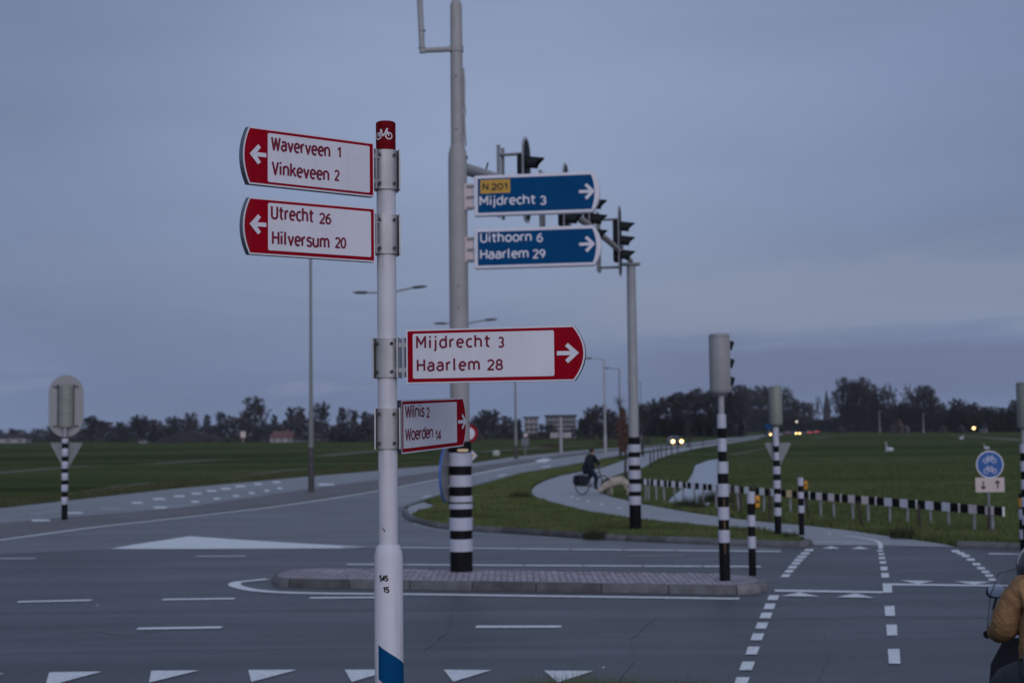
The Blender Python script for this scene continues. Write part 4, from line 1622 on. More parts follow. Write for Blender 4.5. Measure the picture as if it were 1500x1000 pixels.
def on_gantry(px):
    """horizontal position where the sight line through px crosses the gantry line"""
    q = (px - 750) / FPX
    # account for the roll with one refinement
    y = 300
    for _ in range(3):
        d = ray(px, y)
        q = d.x / d.y
        t = (q * A.y - A.x) / (dA.x - q * dA.y)
        p = A + dA * t
        y = proj(p)[1]
    return p


for px, pyc, dg_, lab in ((771, 264, -14, 'signal head with oval backplate above the upper blue board, nearest the mast'),
                          (829, 297, -12, 'small signal head showing just between the blue boards, second from mast'),
                          (866, 321.5, -12, 'signal head partly behind rounded tips of the blue boards'),
                          (908, 353, -10, 'signal head in full view beside the top of the slender gantry post')):
    p = on_gantry(px)
    c = D(px, pyc, p.y)
    signal_head('traffic_light', c, dg_, lab, 'traffic lights hung on the gantry')


# ------------------------------------------------------------------ rounded signal heads on banded posts
def post_signal(bx, by, base_z, bands, black_top, shaft_top, r_low, r_up, head, head_mat, label, group, visors_px=None, face=70, joint=None, extra=None):
    g = G(bx, by, base_z)
    Y = g.y
    pp = PPM(Y)
    o = empty('signal_post', g, 0, label, 'signal post', group)
    Z = lambda py: D(bx, py, Y).z - g.z
    k = MB()
    prof = [(r_low / pp, 0)]
    if joint:
        prof += [(r_low / pp, Z(joint)), (r_low * .78 / pp, Z(joint) + .03), (r_low * .78 / pp, Z(black_top))]
    else:
        prof += [(r_low / pp, Z(black_top))]
    k.lathe(prof, 24)
    k.build('black_tube', 'band_black', o, True)
    for yt, yb_ in bands:
        r = r_low if (not joint or (yt + yb_) / 2 > joint) else r_low * .78
        k = MB()
        r = r / pp
        k.lathe([(r + .002, Z(yb_)), (r + .006, Z(yb_) + .004), (r + .006, Z(yt) - .004), (r + .002, Z(yt))], 24)
        k.build('white_band', 'band_white', o, True)
    k = MB()
    k.lathe([(r_up / pp, Z(black_top) - .02), (r_up * .95 / pp, Z(shaft_top))], 20)
    k.build('upper_tube', 'mast_pale', o, True)
    hx0, hx1, hy0, hy1 = head
    hw = (hx1 - hx0) / pp
    cx = D((hx0 + hx1) / 2, (hy0 + hy1) / 2, Y) - g
    z0, z1 = Z(hy1), Z(hy0)
    a = math.radians(face)
    fx, fy = Vector((math.cos(a), math.sin(a), 0)), Vector((-math.sin(a), math.cos(a), 0))
    # D-shaped plan: rounded back, flat front
    plan = []
    for q in range(13):
        t = math.radians(90 + 180 * q / 12)
        plan.append((.16 * math.cos(t) * 1.0, hw / 2 * math.sin(t)))
    plan += [(.07, -hw / 2), (.07, hw / 2)]
    cpt = Vector((cx.x, cx.y, 0))
    k = MB()
    n_ = len(plan)
    rows = []
    for z, s_ in ((z0 - .03, .55), (z0 + .01, .95), (z0 + .03, 1), (z1 - .03, 1), (z1 - .005, .96), (z1 + .01, .8)):
        rows += [cpt + fx * (u * s_) + fy * (v * s_) + Vector((0, 0, z)) for u, v in plan]
    fs = [(j * n_ + i, j * n_ + (i + 1) % n_, (j + 1) * n_ + (i + 1) % n_, (j + 1) * n_ + i) for j in range(5) for i in range(n_)]
    fs += [tuple(range(n_))[::-1], tuple(5 * n_ + i for i in range(n_))]
    k.add(rows, fs)
    ho = k.build('signal_housing', head_mat, o, True)
    for zt in ((z0 + .045), (z1 - .04)):
        k = MB()
        rows = []
        for z, s_ in ((zt - .006, 1.015), (zt + .006, 1.015)):
            rows += [cpt + fx * (u * s_) + fy * (v * s_) + Vector((0, 0, z)) for u, v in plan]
        k.add(rows, [(i, (i + 1) % n_, n_ + (i + 1) % n_, n_ + i) for i in range(n_)])
        k.build('seam', 'plate_grey', ho)
    k = MB()
    k.lathe([(r_up * .95 / pp, Z(shaft_top) - .01), (hw * .28, z0 - .02), (hw * .28, z0 + .01)], 16, c=(cpt.x * .5, 0, 0))
    k.build('neck', head_mat, o, True)
    for i in range(3):
        zc_ = z0 + (z1 - z0) * (.19 + .31 * i)
        v = MB()
        c = cpt + fx * .07 + Vector((0, 0, zc_))
        half_visor(v, c, fx, Vector((0, 0, 1)), .105, .20)
        vo = v.build('visor', 'visor_black', ho, True)
    return o, Z, g


o1, Z1, g1 = post_signal(1062, 850, IZ, [(606.6, 626.9), (641.7, 661), (675.7, 693), (708, 726.8), (742, 760.7), (775.6, 794)], 615, 580, 7.8, 4.6,
                         (1039, 1069.5, 489.5, 575), 'head_grey', 'pale grey signal on banded post at the right end of the brick island', 'signals on banded posts', face=35, joint=676)
k = MB()
k.box((.0, -.078, Z1(770)), (.012, .006, Z1(735) - Z1(815)))
k.build('cable_strip', mat('cable_brown', (.22, .11, .03), .6), o1)
o2, Z2, g2 = post_signal(1140, 784, .05, [(626, 653), (662, 673.7), (682.7, 694), (703, 715), (723, 734.6), (743, 755)], 648, 626, 5.0, 3.1,
                         (1127, 1145.8, 566, 622), 'head_beige', 'greenish beige signal on banded post at the tip of the grass island', 'signals on banded posts', face=86, joint=675)


def tri_back(o, Z, px_c, x0, x1, yt, yb_, g, dy=.06):
    Y = g.y
    a = D(x0, yt, Y) - g
    b = D(x1, yt, Y) - g
    c = D(px_c, yb_, Y) - g
    k = MB()
    f = lambda u, d, v: Vector((u, d + dy, v))
    pts = []
    P3_ = [Vector((a.x, a.z)), Vector((b.x, b.z)), Vector((c.x, c.z))]
    for i in range(3):
        p, q, r_ = P3_[i - 1], P3_[i], P3_[(i + 1) % 3]
        pts += [tuple(q + (p - q).normalized() * .05), tuple(q + ((p - q).normalized() + (r_ - q).normalized()) * .017), tuple(q + (r_ - q).normalized() * .05)]
    k.prism(pts, 0, .02, f)
    t = k.build('yield_sign', 'plate_grey', o)
    for z in (a.z - .12, a.z - .35):
        k = MB()
        ww = (b.x - a.x) * (.40 if z > a.z - .2 else .2)
        k.box(((a.x + b.x) / 2, dy - .012, z), (ww, .02, .03))
        k.build('rail', 'galv', t)


tri_back(o2, Z2, 1140, 1120, 1160.5, 648, 689, g2)
# far right signal cut by the picture edge
o3, Z3, g3 = post_signal(1506, 815, .05, [(650, 663), (675, 690), (702, 716), (728, 742), (754, 768)], 650, 628, 6.0, 4.0,
                         (1491, 1520, 560, 627), 'head_beige', 'beige signal head on banded post cut off by the right picture edge', 'signals on banded posts', face=88)
# left signal: back of an oval backplate
g = G(94.5, 761)
Y = g.y
pp = PPM(Y)
lp = empty('signal_post', g, 0, 'signal with oval backplate seen from behind on banded post at left', 'signal post', 'signals on banded posts')
Z = lambda py: D(94.5, py, Y).z
k = MB()
k.lathe([(4.3 / pp, 0), (4.3 / pp, Z(640))], 20)
k.build('black_tube', 'band_black', lp, True)
for yt, yb_ in ((642, 649), (656.5, 668), (675.5, 686), (692.5, 703), (709.5, 719.5), (727.5, 738.5)):
    k = MB()
    r = 4.3 / pp
    k.lathe([(r + .003, Z(yb_)), (r + .010, Z(yb_) + .01), (r + .010, Z(yt) - .01), (r + .003, Z(yt))], 20)
    k.build('white_band', 'band_white', lp, True)
k = MB()
k.lathe([(3.0 / pp, Z(645)), (2.4 / pp, Z(625))], 16)
k.build('upper_tube', 'mast_pale', lp, True)
cxm = (D(95, 595, Y) - g).x
w, zt_, zb2 = 51 / pp, Z(549), Z(640)
h = zt_ - zb2
zm = (zt_ + zb2) / 2
ol = [(cxm + w / 2 * math.cos(math.radians(a)), zm + h / 2 - w / 2 + w / 2 * math.sin(math.radians(a))) for a in range(0, 181, 12)] + \
     [(cxm + w / 2 * math.cos(math.radians(a)), zm - h / 2 + w / 2 + w / 2 * math.sin(math.radians(a))) for a in range(180, 361, 12)]
k = MB()
k.prism(ol, .10, .125, lambda u, d, v: Vector((u, d, v)))
bp = k.build('backplate', 'head_grey', lp)
k = MB()
hb = Z(565) - Z(625)
plan = [(.21 * math.sin(t_), -.20 * math.cos(t_)) for t_ in [math.radians(-90 + 15 * q) for q in range(13)]]
rows = []
for z, s_ in ((Z(625) - .02, .7), (Z(625), 1), (Z(565), 1), (Z(565) + .02, .7)):
    rows += [(cxm + .02 + u * s_, .09 + v * s_, z) for u, v in plan]
n_ = len(plan)
k.add(rows, [(j * n_ + i, j * n_ + i + 1, (j + 1) * n_ + i + 1, (j + 1) * n_ + i) for j in range(3) for i in range(n_ - 1)])
k.build('signal_housing', 'head_beige', lp, True)
for q in (1, 2):
    k = MB()
    z = Z(625) + hb * q / 3
    k.lathe([(.213, z - .008), (.213, z + .008)], 24, c=(cxm + .02, .09, 0))
    k.build('seam', 'plate_grey', lp)
for z in (Z(565) - .02, Z(625) + .02):
    k = MB()
    k.box((cxm, .08, z), (w * .72, .03, .035))
    k.build('bracket', 'bolt_steel', lp)
for sx in (-1, 1):
    k = MB()
    k.box((cxm + sx * .235, .085, zm + .05), (.025, .02, hb))
    k.build('side_rail', 'bolt_steel', lp)
g_l = g


class _:
    pass


tri_back(lp, Z, 95, 71, 120, 648, 692, g, dy=.1)


# ------------------------------------------------------------------ push button posts
def button_post(bx, by, ytop, base_z, r, whites, btn, label, group):
    g = G(bx, by, base_z)
    Y = g.y
    pp = PPM(Y)
    o = empty('push_button_post', g, 0, label, 'push button post', group)
    Z = lambda py: D(bx, py, Y).z - g.z
    k = MB()
    rr = r / pp
    k.lathe([(rr, 0), (rr, Z(ytop) - .02), (rr * .8, Z(ytop))], 20)
    k.build('tube', 'band_black', o, True)
    for yt, yb_ in whites:
        k = MB()
        k.lathe([(rr + .002, Z(yb_)), (rr + .006, Z(yb_) + .003), (rr + .006, Z(yt) - .003), (rr * .85, Z(yt) + .004)], 20)
        k.build('white_band', 'band_white', o, True)
    bx_, by0, by1, bw = btn
    k = MB()
    p = D(bx_, (by0 + by1) / 2, Y) - g
    k.box((p.x, 0, p.z), (bw / pp, .11, Z(by0) - Z(by1)))
    bo = k.build('button_box', 'button_yellow', o, bevel=.02)
    k = MB()
    k.tube([(p.x, -.056, p.z), (p.x, -.066, p.z)], .022, 12)
    k.build('button', 'ink_black', bo)
    return o


button_post(1102.5, 842.5, 720, IZ, 5.4, [(720, 737), (753.7, 770.5), (785, 802.5)], (1109, 725.5, 743, 7),
            'waist high banded post with yellow push button on the brick island', 'push button posts')
button_post(1174.5, 783, 699.5, .05, 4.0, [(699.5, 711), (720, 729.5), (740, 750.5)], (1180, 704, 716, 5.5),
            'thinner banded push button post at the corner of the grass island', 'push button posts')
k_g = G(1497.5, 812, .02)
button_post(1500.5, 812, 722, .02, 5.5, [(745, 760), (775, 789)], (1495.5, 728.5, 743, 7),
            'push button post at the right picture edge behind the rider', 'push button posts')

# ------------------------------------------------------------------ black and white rail
Ra, Rb = G(944, 735.0), G(1472, 782.0)
rail = empty('striped_guard_rail', Ra, 0, 'low black and white striped guard rail of boards beside the cycle path', 'guard rail')
dR = Rb - Ra
za, zb3 = D(944, 701, Ra.y).z, D(1472, 742.6, Rb.y).z
Hs = .195
dn = Vector((dR.x, dR.y, 0)).normalized()
nn = Vector((dn.y, -dn.x, 0))
bnd = [-.012, .026, .097, .170, .245, .322, .40, .48, .563, .6465, .7328, .8256, .915, 1.0]
WM = ['refl_white', 'refl_white', 'refl_white', 'refl_lav', 'refl_white', 'refl_white', 'refl_white', 'refl_orange', 'refl_pink', 'refl_pink', 'refl_lav', 'refl_lav', 'refl_pink']  # orange entry: headlight glow put into the white panels' colour
rnd = random.Random(8)
for bi in range(len(bnd) - 1):
    t0_, t1_ = bnd[bi] + .0015, bnd[bi + 1] - .0015
    nseg = 5 if bi else 3
    for s_ in range(nseg):
        a = t0_ + (t1_ - t0_) * s_ / nseg
        b = t0_ + (t1_ - t0_) * (s_ + 1) / nseg
        white = s_ % 2 == 1
        k = MB()
        jz = 0 if s_ else rnd.uniform(-.01, .01)
        off = (.022 if white else .018)
        pts = []
        for t in (a, b):
            p = dR * t
            zt = za + (zb3 - za) * t
            for (o_, z_) in ((-.016, zt - Hs), (off, zt - Hs), (off, zt), (-.016, zt)):
                q = p + nn * o_
                pts.append((q.x, q.y, z_))
        k.add(pts, [(0, 1, 2, 3), (7, 6, 5, 4), (0, 4, 5, 1), (1, 5, 6, 2), (2, 6, 7, 3), (3, 7, 4, 0)])
        k.build('white_panel' if white else 'black_panel', WM[bi] if white else 'band_black', rail)
    for fpos in (.28, .72):
        t = t0_ + (t1_ - t0_) * fpos
        p = dR * t - nn * .045
        zt = za + (zb3 - za) * t
        lean = rnd.uniform(-.035, .035)
        k = MB()
        k.bar((p.x, p.y, -.1), (p.x + lean, p.y, zt - .02), .055, .055)
        k.build('steel_post', 'galv', rail)
    # end strip
    t = t1_ + .0002
    k = MB()
    p = dR * t
    zt = za + (zb3 - za) * t
    k.box((p.x, p.y, zt - Hs / 2), (.02, .05, Hs + .015), math.atan2(dR.y, dR.x))
    k.build('end_strip', 'refl_white', rail)
# old wooden fence posts just behind
for px, py, ln in sorted(((1190, 764, -.12), (1267, 772, -.10), (1353, 779, -.03), (1454, 784, .03), (1076, 748, .02), (1088, 752, -.03), (1100, 756, .04), (1108, 752, .0), (1062, 735, 0.03), (1130, 765, 0.02))):
    lab_ = nth('wp') + ' from the left'
    g = G(px, py)
    rn = 'lower right' if px > 1300 else 'middle'
    o = MB()
    hgt = .62 if px > 1150 else .84
    o.tube([(0, 0, -.1), (ln * .5, 0, hgt * .5), (ln, 0, hgt)], [.036, .034, .03], 8)
    w = o.build('wooden_fence_post', 'wood_old', None, True)
    w.location = (g.x, g.y + .25, 0)
    tag(w, 'dark weathered wooden post behind the striped guard rail, ' + lab_, 'fence post', 'wooden fence posts behind the rail')

# round blue sign
g = G(1450, 782)
bs = empty('cycle_path_sign', g, 0, 'round blue sign with white bicycles above a pinkish plate with two arrows', 'road sign')
Y = g.y
pp = PPM(Y)
Z = lambda py: D(1449, py, Y).z
k = MB()
k.lathe([(.03, -.1), (.03, Z(657))], 14)
k.build('pole', 'galv', bs, True)
fz = lambda u, d, v: Vector((u, -.045 - d, v))
zc = Z(680)
Rr = 20 / pp
dx = (D(1449, 680, Y) - g).x
k = MB()
k.prism(circle_pts(dx, zc, Rr, 40), -.02, 0, fz)
dsk = k.build('round_sign', 'plate_grey', bs)
k = MB()
k.sheet(circle_pts(dx, zc, Rr, 40), .0015, fz)
k.build('white_rim', 'sign_white', dsk)
k = MB()
k.sheet(circle_pts(dx, zc, Rr * .92, 40), .003, fz)
k.build('blue_face', mat('cycle_blue', (.008, .09, .36), .4, .05, 9), dsk)
k = MB()
add_bike_icon(k, dx - .0, zc + .03, .17, fz, .005, lw=.08)
add_bike_icon(k, dx + .0, zc - .20, .17, fz, .005, flip=-1, lw=.08)
k.build('bicycle_symbols', 'sign_white', dsk)
k = MB()
x0, x1 = (D(1428, 709, Y) - g).x, (D(1470.5, 709, Y) - g).x
z0, z1 = Z(720.5), Z(699)
k.prism([(x0, z0), (x1, z0), (x1, z1), (x0, z1)], -.015, 0, fz)
pl_ = k.build('arrow_plate', 'plate_pink', bs, bevel=.008)
for cx_, up_ in ((x0 + (x1 - x0) * .27, -1), (x0 + (x1 - x0) * .76, 1)):
    k = MB()
    zc_ = (z0 + z1) / 2
    add_stroke(k, [(cx_, zc_ - .085), (cx_, zc_ + .085)], .03, fz, .003)
    for s2 in (-1, 1):
        add_stroke(k, [(cx_, zc_ + up_ * .095), (cx_ + s2 * .05, zc_ + up_ * .03)], .03, fz, .004 + s2 * .0004)
    k.build('plate_arrow', 'ink_black', pl_)

# ------------------------------------------------------------------ street lamps


def street_lamp(bx, by, ytop, r_px, arms_, label, group, dark_to=None, mats_=('lamp_post_grey', 'lamp_post_dark')):
    g = G(bx, by)
    Y = g.y
    pp = PPM(Y)
    o = empty('street_lamp', g, 0, label, 'street lamp', group)
    Z = lambda py: D(bx, py, Y).z
    H = Z(ytop)
    r = max(r_px / pp, .045)
    k = MB()
    if dark_to:
        zd = Z(dark_to)
        k.lathe([(r, 0), (r, zd)], 16)
        k.build('base_sleeve', mats_[1], o, True)
        k = MB()
        k.lathe([(r * .92, zd), (r * .8, zd + (H - zd) * .18), (r * .66, zd + (H - zd) * .19), (r * .5, H * .6), (r * .42, H)], 16)
    else:
        k.lathe([(r, 0), (r, H * .22), (r * .7, H * .24), (r * .45, H)], 12)
    k.build('mast', mats_[0], o, True)
    for sgn, ln, rise in arms_:
        k = MB()
        k.tube([(0, 0, H - .05), (sgn * ln * .25, 0, H + rise * .4), (sgn * ln * .62, 0, H + rise * .9)], [.055, .05, .045], 8)
        ao = k.build('arm', mats_[0], o, True)
        k = MB()
        p, q = Vector((sgn * ln * .60, 0, H + rise * .9)), Vector((sgn * ln, 0, H + rise * 1.25))
        k.tube([p, p.lerp(q, .2), p.lerp(q, .7), q], [.06, .13, .12, .05], 8)
        k.v = [(x_, y_, (z_ - H - rise) * .65 + H + rise) for x_, y_, z_ in k.v]
        k.build('lantern', 'lamp_post_dark', ao, True)
    return o


LG = 'street lamps along the road'
street_lamp(456, 721, 368, 4.4, ((-1, 1.7, .12), (1, 1.7, .22)), 'nearest street lamp, dark footed, rising behind the Hilversum sign', LG, dark_to=655)
street_lamp(573, 698, 429, 3.5, ((-1, 2.05, .04), (1, 2.05, .30)), 'double armed street lamp hidden behind the signpost, both lanterns showing', LG)
street_lamp(684, 684, 474, 3.0, ((-1, 2.2, .04), (1, 2.2, .25)), 'double armed street lamp hidden behind the tall grey mast', LG)
street_lamp(756, 672, 508, 2.6, ((-1, 1.9, .04), (1, 1.9, .2)), 'street lamp rising behind the large Mijdrecht and Haarlem finger sign', LG, dark_to=652)
street_lamp(887, 669, 526, 2.3, ((-1, 1.8, .10),), 'thin street lamp with left arm, left of the gantry post', LG, mats_=('mast_pale', 'lamp_post_dark'))
street_lamp(909, 660, 540, 1.7, ((-1, 1.9, .10),), 'thin street lamp with left arm touching the gantry post', LG)
street_lamp(940, 655, 560, 1.2, ((-1, 1.9, .10),), 'faint thin street lamp just right of the gantry post', LG)
street_lamp(1289, 634, 602, 1.0, ((1, 2.4, .10),), 'distant street lamp below the bare trees right of the spire', LG, mats_=('mast_pale', 'lamp_post_grey'))
street_lamp(1353, 634.5, 606, .9, ((1, 2.4, .10),), 'distant street lamp before the second clump of tall bare trees', LG, mats_=('mast_pale', 'lamp_post_grey'))

# white post at x=822 with panel
g = G(822, 665)
o = empty('route_sign_post', g, 0, 'white sign post with a low wide panel across the road from the cyclist', 'road sign')
Y = g.y
k = MB()
k.lathe([(.17, 0), (.17, D(822, 611, Y).z)], 12)
k.build('pole', 'mast_pale', o, True)
k = MB()
k.box((.0, .2, D(822, 637, Y).z), (2.2, .05, .55))
k.build('panel', 'wall_pale', o)

# no-entry style ring sign and priority diamond on one pole
g = G(687, 722)
o = empty('round_road_sign', g, 0, 'white round sign with red ring above a yellow diamond, half behind the mast', 'road sign')
Y = g.y
pp = PPM(Y)
fz = lambda u, d, v: Vector((u, -.05 - d, v))
zc = D(686, 634.6, Y).z
k = MB()
k.lathe([(.04, 0), (.04, zc + .2)], 12)
k.build('pole', 'galv', o, True)
k = MB()
R_ = 13.6 / pp
k.prism(circle_pts(0, zc, R_, 36), -.02, 0, fz)
k.build('ring_plate', 'sign_red', o)
k = MB()
k.sheet(circle_pts(0, zc, R_ * .68, 36), .003, fz)
k.build('white_disc', 'sign_white', o)
k = MB()
zd = D(688, 667, Y).z
s_ = 12.5 / pp
k.prism([(0, zd - s_), (s_, zd), (0, zd + s_), (-s_, zd)], -.02, 0, fz)
k.build('diamond_plate', 'sign_white', o)
k = MB()
s_ *= .68
k.sheet([(0, zd - s_), (s_, zd), (0, zd + s_), (-s_, zd)], .003, fz)
k.build('diamond_centre', 'sign_yellow', o)

# sign seen from behind at 769,645
g = G(769.5, 667)
o = empty('road_sign_back', g, 0, 'small grey sign seen from behind, in the field beyond the road', 'road sign')
Y = g.y
k = MB()
k.lathe([(.04, 0), (.04, D(770, 634, Y).z)], 10)
k.build('pole', 'galv', o, True)
k = MB()
zc = D(770, 647, Y).z
k.box((0, -.06, zc), (.75, .03, .75))
k.build('square_plate', 'wall_grey', o)
k = MB()
zc = D(770, 637, Y).z
k.box((.05, -.06, zc), (.38, .03, .30))
k.build('small_plate', 'plate_pink', o)
# pale wrapped bale
g = G(727, 668)
k = MB()
k.lathe([(.12, .0), (.33, .06), (.40, .28), (.34, .5), (.15, .6)], 16)
o = k.build('plastic_bale', 'pale_wrap', None, True)
o.location = g
tag(o, 'small pale rounded bundle on the verge left of the far street lamp', 'bale')

# blue panel sign far away
g = G(1127, 640)
o = empty('far_blue_sign', g, 0, 'tiny blue road sign above the oncoming headlights', 'road sign')
Y = g.y
k = MB()
k.lathe([(.1, 0), (.1, D(1127, 627, Y).z)], 8)
k.build('pole', 'galv', o)
k = MB()
k.box((0, 0, D(1127, 624, Y).z), (2.3, .08, 1.2))
k.build('panel', 'sign_blue', o)


# ------------------------------------------------------------------ cars
def car(loc, rz, paint, label, front_lit=True, back_lit=False, group='cars on the far road'):
    o = empty('car', loc, rz, label, 'car', group)
    # local: front faces -Y
    prof = [(-2.1, .28), (-2.15, .62), (-1.95, .78), (-1.05, .92), (-.45, 1.36), (.75, 1.42), (1.55, 1.05), (2.0, .98), (2.1, .6), (2.05, .28)]
    k = MB()
    n_ = len(prof)
    rows = []
    for x, s_ in ((-.86, .94), (-.8, 1), (.8, 1), (.86, .94)):
        for (y, z) in prof:
            zz_ = z
            xx_ = x * (.78 if z > 1.1 else 1)
            rows.append((xx_, y * (1 if abs(x) < .85 else .98), zz_ if abs(x) < .85 else .28 + (zz_ - .28) * .97))
    fs = [(j * n_ + i, j * n_ + (i + 1) % n_, (j + 1) * n_ + (i + 1) % n_, (j + 1) * n_ + i) for j in range(3) for i in range(n_)]
    fs += [tuple(range(n_))[::-1], tuple(3 * n_ + i for i in range(n_))]
    k.add(rows, fs)
    k.build('body', paint, o, True)
    k = MB()
    k.add([(-.66, -1.0, .97), (.66, -1.0, .97), (.58, -.50, 1.34), (-.58, -.50, 1.34)], [(0, 1, 2, 3)])
    k.build('windscreen', 'pane', o)
    k = MB()
    k.add([(-.58, .84, 1.40), (.58, .84, 1.40), (.66, 1.50, 1.10), (-.66, 1.50, 1.10)], [(0, 1, 2, 3)])
    k.build('rear_window', 'pane', o)
    for sx in (-1, 1):
        k = MB()
        k.add([(sx * .80, -.9, .97), (sx * .70, -.42, 1.33), (sx * .70, .72, 1.37), (sx * .80, 1.35, 1.04)], [(0, 1, 2, 3)])
        k.build('side_window', 'pane', o)
        for y in (-1.35, 1.35):
            k = MB()
            k.tube([(sx * .70, y, .32), (sx * .89, y, .32)], .32, 16)
            k.build('wheel', 'tyre', o, True)
        k = MB()
        k.tube([(sx * .64, -2.13, .66), (sx * .64, -2.22, .66)], .23 if front_lit else .09, 12)
        k.build('headlight', 'head_lamp' if front_lit else 'pane', o)
        k = MB()
        k.box((sx * .66, 2.12, .80), (.28, .08, .20))
        k.build('taillight', 'tail_lamp' if back_lit else 'tail_red', o)
    return o


def rd(x, y):
    return G(x, y, .01)


car(rd(989, 652.5), math.radians(2), 'car_dark', 'dark car with its two headlights on, nearest of the oncoming cars')
car(rd(1127.5, 639.0), math.radians(12), 'car_dark', 'oncoming car with headlights under the small blue sign')
car(rd(1165.2, 637.2), math.radians(12), 'car_dark', 'oncoming car with headlights just left of the red tail lights')
car(rd(1153, 637.2), math.radians(190), 'car_red', 'dark red car between the two farther pairs of headlights', front_lit=False, back_lit=False)
car(rd(1183, 635.8), math.radians(12), 'car_dark', 'car with red tail lights, left of the pair', front_lit=False, back_lit=True)
car(rd(1193.5, 634.8), math.radians(12), 'car_dark', 'car with red tail lights, right of the pair', front_lit=False, back_lit=True)
for o in [x for x in bpy.data.objects if x.name.startswith('car') and x.type == 'EMPTY' and 'tail lights, ' in str(x.get('label', ''))]:
    o.rotation_euler[2] += math.pi

# ------------------------------------------------------------------ trees
rT = random.Random(11)


def bare_tree_mesh(seed, H, spread, dens=1.0, tw=.055, style='oval'):
    r = random.Random(seed)
    trunk, crown = MB(), MB()
    top = H * .93
    bend = [Vector((r.uniform(-.03, .03) * H * (i / 5), r.uniform(-.03, .03) * H * (i / 5), top * i / 5)) for i in range(6)]
    trunk.tube(bend, [H * .022 * (1 - .85 * i / 5) + .02 for i in range(6)], 7)

    def spine(t):
        q = t * 5
        i = min(4, int(q))
        return bend[i].lerp(bend[i + 1], q - i)

    def prism3(p, q, r0, r1):
        d = (q - p).normalized()
        a = d.cross(Vector((r.uniform(-1, 1), r.uniform(-1, 1), .2))).normalized()
        b = d.cross(a)
        vs = []
        for c, rr in ((p, r0), (q, r1)):
            for k_ in range(3):
                an = 2.094 * k_
                vs.append(c + (a * math.cos(an) + b * math.sin(an)) * rr)
        crown.add(vs, [(0, 1, 4, 3), (1, 2, 5, 4), (2, 0, 3, 5)])

    def rdir(base, sp_):
        v = base + Vector((r.gauss(0, 1), r.gauss(0, 1), r.gauss(0, 1) * .8)) * sp_
        return v.normalized()
    nl = int(16 * dens)
    for i in range(nl):
        t = .14 + .82 * (i + r.random()) / nl
        az = i * 2.4 + r.uniform(-.5, .5)
        rise = .45 + .9 * t + r.uniform(-.15, .2)
        d = Vector((math.cos(az), math.sin(az), rise)).normalized()
        prof = math.sin(math.pi * min(1, (t - .05) * 1.05)) if style == 'oval' else (1.15 - t)
        L = spread * H * (.28 + .30 * max(.15, prof))
        p = spine(t)
        pts = [p]
        for s in range(3):
            d = (d + Vector((0, 0, .13))).normalized()
            q = pts[-1] + rdir(d, .16) * L / 3
            prism3(pts[-1], q, .012 * H * (1 - s * .28) * .6, .012 * H * (1 - (s + 1) * .28) * .6)
            pts.append(q)
        for j in range(int(7 * dens)):
            s = r.random()
            q0 = pts[0].lerp(pts[-1], .25 + .75 * s)
            d2 = rdir(d, .5)
            q1 = q0 + d2 * L * r.uniform(.22, .42)
            prism3(q0, q1, .05, .025)
            for m_ in range(5):
                q2 = q0.lerp(q1, r.uniform(.3, 1))
                d3 = rdir(d2 + Vector((0, 0, .25)), .55)
                q3 = q2 + d3 * L * r.uniform(.12, .26)
                prism3(q2, q3, .03, .012)
                for w_ in range(5):
                    q4 = q2.lerp(q3, r.uniform(.2, 1))
                    d4 = rdir(d3, .7)
                    q5 = q4 + d4 * r.uniform(.4, 1.1)
                    sv = d4.cross(Vector((r.uniform(-1, 1), r.uniform(-1, 1), r.uniform(-1, 1)))).normalized() * tw
                    crown.add([q4 - sv, q4 + sv, q5], [(0, 1, 2)])
    return trunk, crown


def mesh_only(mbx, name, mats_):
    o = mbx.build(name, mats_)
    me = o.data
    bpy.data.objects.remove(o)
    return me


TV = []
for i, (H, spd, dn_, tw, st, cm) in enumerate(((12, .60, 1.0, .085, 'oval', 'twig'), (12, .80, 1.1, .10, 'oval', 'twig_brown'), (12, .44, 1.0, .085, 'cone', 'twig'),
                                               (12, .70, .8, .065, 'oval', 'twig_brown'), (12, .90, 1.25, .12, 'oval', 'twig'), (12, .42, .9, .12, 'cone', 'twig_brown'))):
    a, b = bare_tree_mesh(20 + i, H, spd, dn_, tw, st)
    TV.append((mesh_only(a, 'trunk', 'bark'), mesh_only(b, 'crown', cm)))


def conifer(seed, H=10):
    r = random.Random(seed)
    a, b = MB(), MB()
    a.tube([(0, 0, 0), (0, 0, H)], [.2, .03], 6)
    for i in range(1500):
        t = r.random() ** .8
        z = H * (.06 + .93 * t)
        R_ = H * .22 * (1 - t) * (r.uniform(.35, 1.05)) + .08
        az = r.uniform(0, 6.283)
        p = Vector((math.cos(az) * R_, math.sin(az) * R_, z))
        s_ = .28
        b.add([p + Vector((r.uniform(-s_, s_), r.uniform(-s_, s_), r.uniform(-s_, s_))) for _ in range(3)], [(0, 1, 2)])
    return mesh_only(a, 'trunk', 'bark'), mesh_only(b, 'crown', 'ever')


CV = conifer(5)


def put_tree(px, by, top, wscale, var, name, label, group, sink=0.0, lean=0):
    if group:
        label = label.replace('leafless', 'leafless', 1) + ', ' + nth(group) + ' from the left'
    g = G(px, by)
    Y = g.y
    H = D(px, top, Y).z
    s = H / (10.0 if var == 'c' else 12.0 * .98)
    o = empty(name, g, rT.uniform(0, 6.28), label, 'tree', group)
    o.scale = (s * wscale, s * wscale, s)
    tr, cr = CV if var == 'c' else TV[var]
    for nm, me in (('trunk', tr), ('crown', cr)):
        c = bpy.data.objects.new(nm, me)
        COL.objects.link(c)
        c.parent = o


